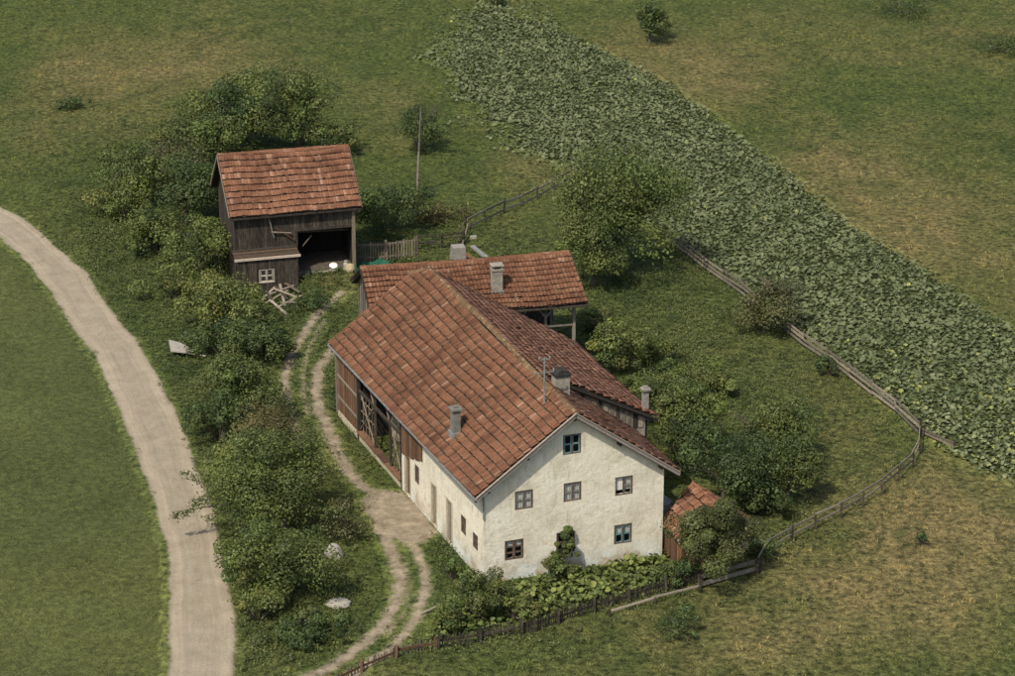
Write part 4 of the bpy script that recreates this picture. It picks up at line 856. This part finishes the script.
# ------------------------------------------------------------------ rear shed
shed = thing('rear_shed', Wg(0, 0), 'long timber shed with a red tiled roof standing across behind the farmhouse', 'shed')
h_, hr_ = 5.38, 7.29; sl = (hr_ - h_) / 3.4; oe = .63
q0, q1 = Wg(-.4, -oe, h_ - sl * oe), Wg(14.55, -oe - .15, h_ - sl * oe); r0_, r1_ = Wg(-.4, 3.4, hr_), Wg(14.25, 3.4, hr_); b0_, b1_ = Wg(-.4, 6.8 + oe, h_ - sl * oe), Wg(14.4, 6.8 + oe, h_ - sl * oe)
dz_ = V(0, 0, .20); mb = MB(); mb.prism([q0 - dz_, q1 - dz_, r1_ - dz_, r0_ - dz_], (0, 0, -.1)); mb.prism([r0_ - dz_, r1_ - dz_, b1_ - dz_, b0_ - dz_], (0, 0, -.1)); sr = mb.build('roof', WDARK, shed)
wsag = lambda u, v_: -.12 * math.sin(math.pi * u) * v_ + .04 * math.sin(u * 14)
sag_deck(sr, q0, q1, r0_, r1_, WDARK, wsag)
tiled_slope(sr, q0, q1, r0_, r1_, 58, 10, TILE, tile_proto(TILE, PANT), singles=300, wob=.02, sag=wsag)
tiled_slope(sr, b1_, b0_, r1_, r0_, 46, 10, TILE, tile_proto(TILE, PANT), wob=.02)
ridge_caps(sr, r0_, Wg(7, 3.4, hr_ - .12), 16, TILE); ridge_caps(sr, Wg(7, 3.4, hr_ - .12), r1_, 16, TILE)
mb = MB(); mb.prism([Wg(0.05, 0, -.3), Wg(.05, 6.8, -.3), Wg(.05, 6.8, h_ - .1), Wg(.05, 3.4, hr_ - .2), Wg(.05, 0, h_ - .1)], WU * .1); mb.build('gable_backing', WBLACK, shed)
for k in range(26):
    t_ = .13 + k * .26; zt = h_ - .12 + sl * (3.4 - abs(3.4 - t_)); bar('plank', Wg(0, t_, .1), Wg(0, t_, zt), .24, .035, WGREY if k % 3 else WDARK, shed, up=WU)
mb = MB(); mb.box(Wg(.1, .02, -.3), WU * 8.2, W2 * .1, V(0, 0, h_ + .1)); mb.box(Wg(.1, 6.7, -.3), WU * 13.9, W2 * .1, V(0, 0, h_ + .1)); mb.box(Wg(8.3, .05, -.3), WU * .1, W2 * 6.6, V(0, 0, h_ + .1)); mb.build('boarding', WDARK, shed)
for s in (10.0, 11.8, 13.8): bar('post', Wg(s, .1, 0), Wg(s, .1, h_), .2, .2, WGREY, shed, up=W2)
bar('post', Wg(13.8, 6.6, 0), Wg(13.8, 6.6, h_), .2, .2, WGREY, shed, up=W2); bar('wall_plate', Wg(0, .1, h_ - .1), Wg(14.2, .1, h_ - .1), .18, .2, WDARK, shed)
for s, e in ((10.0, .9), (11.8, 1.0), (13.8, -1.1), (11.8, -1.0)): bar('brace', Wg(s, .02, h_ - 1.5), Wg(s + e, .02, h_ - .15), .1, .12, WGREY, shed)
bar('bargeboard', Wg(-.45, -oe, h_ - sl * oe - .05), Wg(-.45, 3.4, hr_ - .05), .04, .2, WBLACK, shed); bar('bargeboard', Wg(-.45, 6.8 + oe, h_ - sl * oe - .05), Wg(-.45, 3.4, hr_ - .05), .04, .2, WBLACK, shed)
bar('bargeboard', Wg(14.6, -oe - .1, h_ - sl * oe - .08), Wg(14.3, 3.4, hr_ - .08), .04, .16, WFENCE, shed)
bar('rail', Wg(10, .1, 3.2), Wg(13.8, .1, 3.2), .1, .14, WGREY, shed); bar('rail', Wg(10, 6.5, 2.2), Wg(13.8, 6.5, 2.2), .1, .14, WGREY, shed)
chimney(sr, Wg(8.55, .9, 5.95), WU, W2, .72, .6, 1.35, CHIM, CHIM, 'tall pale chimney on the rear shed roof', 'open')

# ------------------------------------------------------------------ barn
barn = thing('barn', B(0, 0), 'dark weathered timber barn with a bright red tiled roof and an open bay', 'barn')
h_, hr_ = 6.21, 9.32; sl = (hr_ - h_) / 3.79; oe = .45
q0, q1 = B(-.38, -oe, h_ - sl * oe), B(9.5, -oe, h_ - sl * oe + .05); r0_, r1_ = B(-.5, 3.79, hr_ + .08), B(9.45, 3.79, hr_ + .05); b0_, b1_ = B(-.5, 7.58 + oe, h_ - sl * oe), B(9.45, 7.58 + oe, h_ - sl * oe)
dz_ = V(0, 0, .16); mb = MB(); mb.prism([q0 - dz_, q1 - dz_, r1_ - dz_, r0_ - dz_], (0, 0, -.1)); mb.prism([r0_ - dz_, r1_ - dz_, b1_ - dz_, b0_ - dz_], (0, 0, -.1)); br = mb.build('roof', WDARK, barn)
bsag = lambda u, v_: -.07 * math.sin(math.pi * u) * v_ + .03 * math.sin(u * 15)
sag_deck(br, q0, q1, r0_, r1_, WDARK, bsag)
tiled_slope(br, q0, q1, r0_, r1_, 44, 10, TILE_BARN, tile_proto(TILE_BARN, FLAT), singles=300, wob=.022, sag=lambda u, v_: -.07 * math.sin(math.pi * u) * v_ + .03 * math.sin(u * 15))
tiled_slope(br, b1_, b0_, r1_, r0_, 34, 10, TILE_BARN, tile_proto(TILE_BARN, FLAT), wob=.02)
ridge_caps(br, r0_, r1_, 22, TILE_BARN, .14)
for p, q in ((b0_, r0_), (q0, r0_)): bar('bargeboard', p - BU * .06 + V(0, 0, -.06), q - BU * .06 + V(0, 0, -.06), .05, .2, WFENCE, barn)
bar('bargeboard', q1 + BU * .05 - V(0, 0, .06), r1_ + BU * .05 - V(0, 0, .06), .05, .18, WFENCE, barn)
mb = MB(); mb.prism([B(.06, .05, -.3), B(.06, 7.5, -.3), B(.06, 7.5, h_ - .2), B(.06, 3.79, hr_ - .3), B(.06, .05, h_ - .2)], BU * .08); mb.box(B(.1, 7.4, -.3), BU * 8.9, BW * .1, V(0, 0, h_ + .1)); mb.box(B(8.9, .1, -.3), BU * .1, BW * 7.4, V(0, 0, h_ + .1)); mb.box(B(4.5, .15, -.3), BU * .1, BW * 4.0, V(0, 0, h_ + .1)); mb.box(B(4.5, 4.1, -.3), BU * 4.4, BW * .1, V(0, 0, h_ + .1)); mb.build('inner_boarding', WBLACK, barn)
for k in range(32): t_ = .12 + k * .237; zt = h_ - .15 + sl * (3.79 - abs(3.79 - t_)); bar('plank', B(0, t_, .05), B(0, t_, zt), .22, .04, WDARK, barn, up=BU)
for k in range(41):
    s = .1 + k * .22; full = s < 4.55; z0 = -.05 if full else 4.35 + random.uniform(-.03, .03); bar('plank', B(s, 0, z0), B(s, 0, h_ - .22), .205, .04, WDARK, barn, up=BW)
bar('lintel', B(4.5, -.05, 4.33), B(9.05, -.05, 4.33), .12, .2, WDARK, barn); bar('post', B(4.6, -.06, .9), B(4.6, -.06, 4.3), .16, .2, WDARK, barn, up=BW); bar('post', B(8.95, -.05, .6), B(8.95, -.05, h_ - .25), .24, .24, WFENCE, barn, up=BW)
bar('eave_beam', B(-.3, -.2, h_ - .35), B(9.3, -.2, h_ - .35), .12, .14, WDARK, barn)
bar('cross_beam', B(4.6, 1.6, 3.6), B(8.9, 1.6, 3.5), .1, .1, WFENCE, barn); bar('brace', B(5.1, .3, 2.9), B(5.8, .3, 3.7), .06, .06, WFENCE, barn); bar('loose_pole', B(2.9, -.15, 3.9), B(2.5, -.2, 5.7), .08, .08, WGREY, barn)
bar('loose_pole', B(4.45, -.2, 3.6), B(3.2, -.15, 4.6), .1, .1, WBROWN, barn); bar('loose_pole', B(2.7, -.2, 4.4), B(4.2, -.2, 4.2), .07, .07, WGREY, barn)
mb = MB(); mb.box(B(4.6, -.02, -.2), BU * 4.3, BW * 4.1, V(0, 0, 1.22)); mb.build('floor', BARK, barn)  # dark brown colour stands in for the shade inside the open bay
for k in range(7): # stone edge of the floor
    mb = MB(); mb.box(B(4.55 + k * .62, -.38 + random.uniform(-.04, .04), .55), BU * .58, BW * .34, V(0, 0, .42 + random.uniform(-.04, .05))); mb.build('stone', STONE, barn)
# lower room with the ledge
mb = MB(); mb.box(B(.05, -1.45, -.3), BU * 4.25, BW * 1.43, V(0, 0, 3.1)); mb.build('lower_room', WBLACK, barn)
for k in range(20):
    s = .14 + k * .215
    if 1.42 < s < 2.70: bar('plank', B(s, -1.5, -.1), B(s, -1.5, .82), .2, .04, WDARK, barn, up=BW); bar('plank', B(s, -1.5, 1.97), B(s, -1.5, 2.78), .2, .04, WDARK, barn, up=BW)
    else: bar('plank', B(s, -1.5, -.1), B(s, -1.5, 2.78), .2, .04, WDARK, barn, up=BW)
bar('ledge_board', B(-.35, -1.62, 2.86), B(4.6, -1.62, 2.88), .10, .17, PALE, barn)
for k in range(7): bar('roof_board', B(-.3, -1.46 + k * .225, 2.93 + k * .03), B(4.55, -1.46 + k * .225, 2.95 + k * .03), .215, .05, WBROWN if k % 3 == 1 else WDARK, barn)
for k in range(6): bar('plank', B(4.34, -1.38 + k * .235, -.1), B(4.34, -1.38 + k * .235, 2.8), .22, .04, WDARK, barn, up=BU)
bar('corner_post', B(4.36, -1.48, -.1), B(4.36, -1.48, 2.8), .14, .14, WDARK, barn, up=BW)
window(barn, B(0, -1.5, 0), BU, -BW, 1.45, 2.62, .90, 2.0, PALE2, None, nv=2, nh=2, label='small window with a pale frame in the lower room', sill=False, f=.10)

# ------------------------------------------------------------------ tiled lean-to at the right corner of the farmhouse
lt = thing('garden_shed', F(11.4, -1, 0), 'small shed with a steep red tiled roof at the right corner of the farmhouse', 'shed')
a0, a1, a2, a3 = F(11.15, .55, 1.9), F(13.45, 1.3, 3.75), F(13.5, -1.9, 3.75), F(11.0, -2.0, 1.85); c0, c1 = F(15.9, -1.6, 2.15), F(15.6, 1.1, 2.15)
mb = MB(); mb.prism([a0, a1, a2, a3], (0, 0, -.1)); mb.prism([a1, a2, c0, c1], (0, 0, -.1)); lr = mb.build('roof', WDARK, lt)
tiled_slope(lr, a3, a0, a2, a1, 11, 6, TILE_BARN, tile_proto(TILE, PANT), singles=66, wob=.03); tiled_slope(lr, c1, c0, a1, a2, 10, 6, TILE_BARN, tile_proto(TILE, PANT), singles=60, wob=.03)
ridge_caps(lr, a2, a1, 10, TILE_BARN, .13)
for k in range(8): s = 11.3 + k * .27; bar('plank', F(s, -1.7, -.1), F(s, -1.7, 1.85 + (s - 11.1) * .72), .25, .04, WBROWN if k % 3 else WORANGE, lt, up=-NF)
for k in range(9): s = 13.6 + k * .24; bar('plank', F(s, -1.7, -.1), F(s, -1.7, 3.55 - (s - 13.5) * .60), .25, .04, WFENCE, lt, up=-NF)
for k in range(9): t_ = -1.6 + k * .26; bar('plank', F(11.25, t_, -.1), F(11.25, t_, 1.85), .24, .04, WBROWN, lt, up=UU)
bar('bargeboard', a0 + WW * .03, a1 + WW * .03, .04, .12, WFENCE, lt); bar('bargeboard', a3 - WW * .04, a2 - WW * .04, .04, .14, PALE, lt); bar('bargeboard', c0 - WW * .04, a2 - WW * .04, .04, .14, PALE, lt)
mb = MB(); mb.box(F(11.25, .3, -.2), UU * 4.3, WW * .08, V(0, 0, 2.1)); mb.build('rear_boards', WDARK, lt)
mb = MB(); mb.tube(F(11.75, 1.9, 0), F(11.75, 1.9, 2.6), .62, .62, 20); mb.tube(F(11.75, 1.9, 2.6), F(11.75, 1.9, 2.95), .62, .25, 20)
tk = thing('water_tank', F(11.75, 1.9, 0), 'grey upright water tank in the gap between farmhouse and tiled shed', 'tank'); mb.build('tank_body', METAL, tk)
mb = MB()
for z in (.5, 1.4, 2.3): mb.tube(F(11.75, 1.9, z), F(11.75, 1.9, z + .07), .64, .64, 20)
mb.build('hoop', CONC, tk)

# ------------------------------------------------------------------ fences
def fence(name, label, cat, pts, posts, rails, rail_h, post_h, mrail=WFENCE, mpost=WFENCE, pick=None, rw=.14, pw=.13, group=None, sagv=.04):
    P = [G(a, b) for a, b in pts]
    for p in P: p[2] = tz(p[0], p[1])
    t = thing(name, P[0], label, cat, group)
    L = [0]
    for a, b in zip(P[:-1], P[1:]): L.append(L[-1] + np.linalg.norm((b - a)[:2]))
    tot = L[-1]; n = max(1, round(tot / posts)); ss = [tot * i / n for i in range(n + 1)]
    def at(s): 
        x_ = np.interp(s, L, [p[0] for p in P]); y_ = np.interp(s, L, [p[1] for p in P]); return V(x_, y_, tz(x_, y_))
    Q = [at(s) for s in ss]
    for q in Q: l_ = V(random.gauss(0, .05), random.gauss(0, .05), 0); bar('post', q - V(0, 0, .2), q + l_ + V(0, 0, post_h * random.uniform(.92, 1.12)), pw, pw, mpost, t, up=(0, 1, 0))
    for a, b in zip(Q[:-1], Q[1:]):
        nr_ = norm(np.cross(b - a, V(0, 0, 1))) * (.09 + pw / 2 - .02)
        for z in rail_h[:rails]: bar('rail', a + nr_ + V(0, 0, z + random.gauss(0, sagv)), b + nr_ * 1.02 + V(0, 0, z + random.gauss(0, sagv)), .04, rw, mrail, t)
    if pick:
        gap, ph, pm, wd_ = pick; s = .05
        while s < tot:
            q = at(s); d_ = norm(at(min(tot, s + .2)) - at(max(0, s - .2))); nr_ = norm(np.cross(d_, V(0, 0, 1))) * .14
            if random.random() > .07: bar('picket', q + nr_ - V(0, 0, .02), q + nr_ + V(random.gauss(0, .035), random.gauss(0, .035), ph * random.uniform(.82, 1.08)), wd_ * random.uniform(.8, 1.15), .03, pm, t, up=nr_)
            s += gap * random.uniform(.85, 1.2)
    return t
GF = 'wooden fences around the farm'
fence('rail_fence', 'long two plank fence running along the lower edge of the crop strip', 'fence', [(668, 243), (700, 265), (731, 290), (760, 312), (787, 333), (846, 376), (880, 403), (920, 436)], 3.3, 3, (.30, .62, .95), 1.15, WGREY, WDARK, rw=.17, group=GF)
fence('rail_fence', 'short dark rail spur leaving the fence corner into the crop', 'fence', [(924, 436), (955, 450)], 3.0, 2, (.25, .5), .6, WFENCE, WDARK, group=GF)
fence('rail_fence', 'thin bent pole fence curving from the crop corner down to the garden', 'fence', [(921, 440), (921, 452), (912, 470), (889, 489), (855, 512), (804, 535), (768, 556), (760, 572)], 2.4, 2, (.45, .92), 1.05, WGREY, WDARK, rw=.12, pw=.11, group=GF)
fence('plank_fence', 'double grey plank fence below the round reddish bush', 'fence', [(758, 574), (715, 586), (700, 590)], 3.0, 2, (.30, .72), .95, WGREY, WDARK, rw=.25, group=GF)
fence('low_rail', 'single pale pole rail lying along the front of the garden', 'fence', [(700, 592), (655, 604), (610, 617)], 3.2, 1, (.3,), .38, PALE, WDARK, rw=.12, group=GF)
fence('paling_fence', 'old dark paling fence in front of the garden bed', 'fence', [(702, 583), (650, 597), (608, 609), (567, 621), (536, 633), (496, 638), (472, 644), (438, 648)], 2.6, 1, (.42,), .95, WDARK, WDARK, (.145, .80, WDARK, .075), group=GF)
fence('paling_fence', 'left end of the paling fence, low brown pickets beside the track', 'fence', [(436, 648), (419, 652), (401, 656), (380, 665), (355, 676), (330, 690)], 2.6, 1, (.34,), .78, WBROWN, WBROWN, (.20, .62, WFENCE, .085), group=GF)
fence('rail_fence', 'sloping rail fence climbing from the shed to the corner of the crop strip', 'fence', [(466, 232), (490, 221), (513, 210), (540, 196), (572, 181)], 2.6, 2, (.35, 1.0), 1.15, WGREY, WDARK, rw=.16, group=GF)
fence('rail_fence', 'dark collapsed rail fence behind the rear shed ridge', 'fence', [(418, 249), (440, 247), (464, 243)], 2.0, 3, (.3, .65, 1.0), 1.15, WDARK, WDARK, rw=.1, group=GF, sagv=.09)
for a, b in (((462, 246), (468, 224)), ((457, 245), (464, 222))):
    p = G(*a); t = thing('leaning_pole', p, 'grey pole leaning at the foot of the sloping fence' if a[0] == 462 else 'darker pole leaning just left of the grey leaning pole', 'pole'); bar('pole', p, G(b[0], b[1], .9), .1, .1, WGREY if a[0] == 462 else WDARK, t)
p = G(571, 181); t = thing('fence_stake', p, 'thin tall stake at the upper corner of the sloping fence', 'stake'); bar('stake', p, p + V(0, .1, 1.7), .07, .07, WGREY, t, up=(0, 1, 0))
# paling gate by the barn
gate = thing('paling_gate', G(356, 263, 0), 'two panel paling gate between the barn and the dark bush', 'gate')
g0, g1, g2 = G(356, 269), G(386, 268), G(417, 264)
for q in (g0, g1, g2): bar('post', q - V(0, 0, .2), q + V(0, 0, 2.25), .17, .17, WFENCE, gate, up=(0, 1, 0))
q = (g0 + g1) / 2; bar('post', q, q + V(0, 0, 2.0), .1, .1, WFENCE, gate, up=(0, 1, 0))
for a, b in ((g0, g1), (g1, g2)):
    for z in (.95, 1.95): bar('rail', a + V(0, -.1, z), b + V(0, -.1, z), .05, .13, WGREY, gate)
    m_ = 11
    for k in range(m_): q = a + (b - a) * (k + .7) / (m_ + .4); bar('picket', q + V(0, -.16, .6), q + V(random.gauss(0, .02), -.16, 2.1 + random.gauss(0, .04)), .085, .03, WFENCE, gate, up=(0, 1, 0))

# ------------------------------------------------------------------ loose things
p = G(417, 193); t = thing('wooden_pole', p, 'tall thin bare wooden pole standing in the grass behind the buildings', 'pole')
mb = MB(); mb.tube(p - V(0, 0, .3), p + V(.2, 0, 3.6), .11, .09, 8); mb.tube(p + V(.2, 0, 3.6), p + V(.42, 0, 7.4), .09, .06, 8); mb.build('pole_shaft', WGREY, t)
mb = MB(); tp = p + V(.42, 0, 7.2); mb.bar(tp - V(.15, 0, 0), tp + V(.15, 0, .03), .07, .07); mb.build('cross_piece', WDARK, t)
def rock(name, cx, cy, r, m, label, cat, sq=.7, hc=.3, n=3):
    import bmesh
    P = G(cx, cy, 0); bm = bmesh.new(); bmesh.ops.create_icosphere(bm, subdivisions=n, radius=1)
    for v in bm.verts:
        q = v.co; k = float(fbm(q.x * .9 + cx, q.y * .9 + q.z * 1.1, 5, 2)); v.co = q * (.72 + .5 * k); v.co.x *= r; v.co.y *= r * .8; v.co.z *= r * sq
    me = bpy.data.meshes.new(name); bm.to_mesh(me); bm.free(); me.materials.append(m); o = bpy.data.objects.new(name, me); col.objects.link(o); o.location = (P[0], P[1], tz(P[0], P[1]) + hc * r); return tag(o, label, cat)
rock('boulder', 334, 557, .62, WHITEST, 'upright grey white boulder right of the round tree', 'boulder', 1.0, .15)
rock('flat_rock', 338, 606, .78, WHITEST, 'flat pale stone slab in the grass beside the track bend', 'rock', .28, .05)
rock('flat_rock', 303, 624, .36, STONE, 'small sandy stone left of the flat pale slab', 'rock', .3, .2)
P = G(186, 357); t = thing('white_sheet', P, 'white pointed sheet lying on the bank below the trees by the road', 'sheet')
mb = MB(); pts_ = [G(169, 348), G(181, 351), G(195, 358), G(186, 360.5), G(171, 359)]
mb.prism([V(p[0], p[1], tz(p[0], p[1]) + .45) for p in pts_], (0, 0, .07)); mb.build('sheet_panel', WHITEST, t); bar('edge_batten', V(*G(184, 359)[:2], .5), V(*G(206, 361)[:2], .38), .08, .08, WHITEST, t)
p, q = G(421, 616), G(441, 609); t = thing('stick', p, 'bleached stick lying in the grass right of the track', 'stick'); bar('stick_shaft', p + V(0, 0, .12), q + V(0, 0, .28), .09, .09, PALE, t)
# heap of old boards
for k, (x0, y0, z0, x1, y1, z1, m_) in enumerate([(258, 298, .2, 279, 284, .9, WGREY), (266, 296, .5, 290, 289, .8, WGREY), (262, 301, .2, 284, 293, .7, WFENCE), (270, 294, .8, 294, 297, .4, WGREY), (266, 299, .3, 283, 311, .1, PALE), (276, 301, .2, 296, 301, .35, WGREY),
        (268, 286, .7, 284, 300, .5, WDARK), (279, 287, .8, 296, 294, .6, WFENCE), (272, 305, .1, 292, 297, .4, WGREY), (262, 292, .5, 272, 304, .2, WDARK), (281, 303, .1, 276, 288, .9, WGREY), (286, 300, .2, 298, 296, .5, WFENCE)]):
    a, b = G(x0 + 4, y0 + 4.5), G(x1 + 4, y1 + 4.5); a[2] = z0; b[2] = z1 * .8; o = bar('loose_board', a, b, .20, .06, m_, None); tag(o, 'palest board of the heap, sticking out at its lower right' if k == 4 else 'weathered board in the jumbled heap at the foot of the barn wall', 'board', 'boards of the heap by the barn')
# things in and beside the open bay
P = B(7.35, -.1, 1.03); t = thing('enamel_basin', P, 'white round basin leaning upright in the open bay of the barn', 'basin')
mb = MB(); c = P + V(0, 0, .27); ax = norm(V(-.25, -.75, .6)); e1 = norm(np.cross(ax, V(0, 0, 1))); e2 = np.cross(ax, e1); rings = [(0, -.09), (.16, -.07), (.30, .03), (.33, .045)]; k0 = None
mb.v.append(c + ax * -.12)
for r_, d_ in rings[1:]: mb.v += [c + ax * d_ + (e1 * math.cos(a) + e2 * math.sin(a) * .72) * r_ for a in np.linspace(0, 2 * math.pi, 20, endpoint=False)]
for i in range(20):
    j = (i + 1) % 20; mb.f.append([0, 1 + i, 1 + j])
    for k in range(2): a_ = 1 + 20 * k; mb.f.append([a_ + i, a_ + 20 + i, a_ + 20 + j, a_ + j])
mb.build('bowl', WHITE, t)
P = B(8.25, -.35, 1.0); t = thing('milk_can', P, 'pale milk can at the right side of the barn bay', 'can'); mb = MB(); mb.tube(P, P + V(0, 0, .45), .2, .2, 12); mb.tube(P + V(0, 0, .45), P + V(0, 0, .6), .2, .11, 12); mb.tube(P + V(0, 0, .6), P + V(0, 0, .7), .13, .13, 12); mb.build('can_body', WHITEST, t)
o = rock('sandstone_block', 346, 268, .42, YEL, 'ochre stone block against the right post of the barn', 'rock', .9, .3, 2); o.location = Vector(B(8.55, -.7, 1.15))
P = G(375, 268); t = thing('green_tarpaulin', P, 'green tarpaulin stretched below the paling gate', 'tarpaulin')
nx, nz_ = 14, 6; a, b = G(359, 277), G(391, 274); vv = []; ff = []
for j in range(nz_ + 1):
    for i in range(nx + 1):
        u, w = i / nx, j / nz_; p = a * (1 - u) + b * u; vv.append(V(p[0], p[1] + .5 * w + .12 * math.sin(u * 17 + w * 3), w * (1.15 - .25 * abs(math.sin(u * 5))) + .03))
for j in range(nz_):
    for i in range(nx): k = j * (nx + 1) + i; ff.append([k, k + 1, k + nx + 2, k + nx + 1])
o = mesh_np('canvas', vv, ff, TARP, t, smooth=True)
bar('stake', G(356, 285), G(356, 285) + V(0, 0, 1.6), .12, .12, TARP, t, up=(0, 1, 0))
P = G(461, 262); t = thing('concrete_trough', P, 'grey concrete block with a sloping metal chute behind the shed ridge', 'trough')
mb = MB(); o_ = G(452, 262); e_ = V(1.1, .25, 0); mb.hexa([o_, o_ + e_, o_ + e_ + V(-.2, .9, 0), o_ + V(-.2, .9, 0), o_ + V(.08, .05, 1.1), o_ + e_ + V(-.05, .05, 1.1), o_ + e_ + V(-.25, .8, 1.15), o_ + V(-.1, .8, 1.15)]); mb.build('block', CONC, t)
bar('chute', G(472, 252, .8) + V(0, 0, .5), G(497, 266, .4), .35, .12, METAL, t); bar('chute_side', G(466, 254, .8), G(487, 268, .3), .12, .25, WBROWN, t)
mb = MB(); o_ = G(470, 250, 0); mb.box(o_ + V(0, 0, .9), V(.5, .1, 0), V(0, .3, 0), V(0, 0, .18)); mb.build('cap_stone', WHITEST, t)
print('tris', sum(len(o.data.loops) - 2 * len(o.data.polygons) for o in bpy.data.objects if o.type == 'MESH'), 'objs', len(bpy.data.objects))
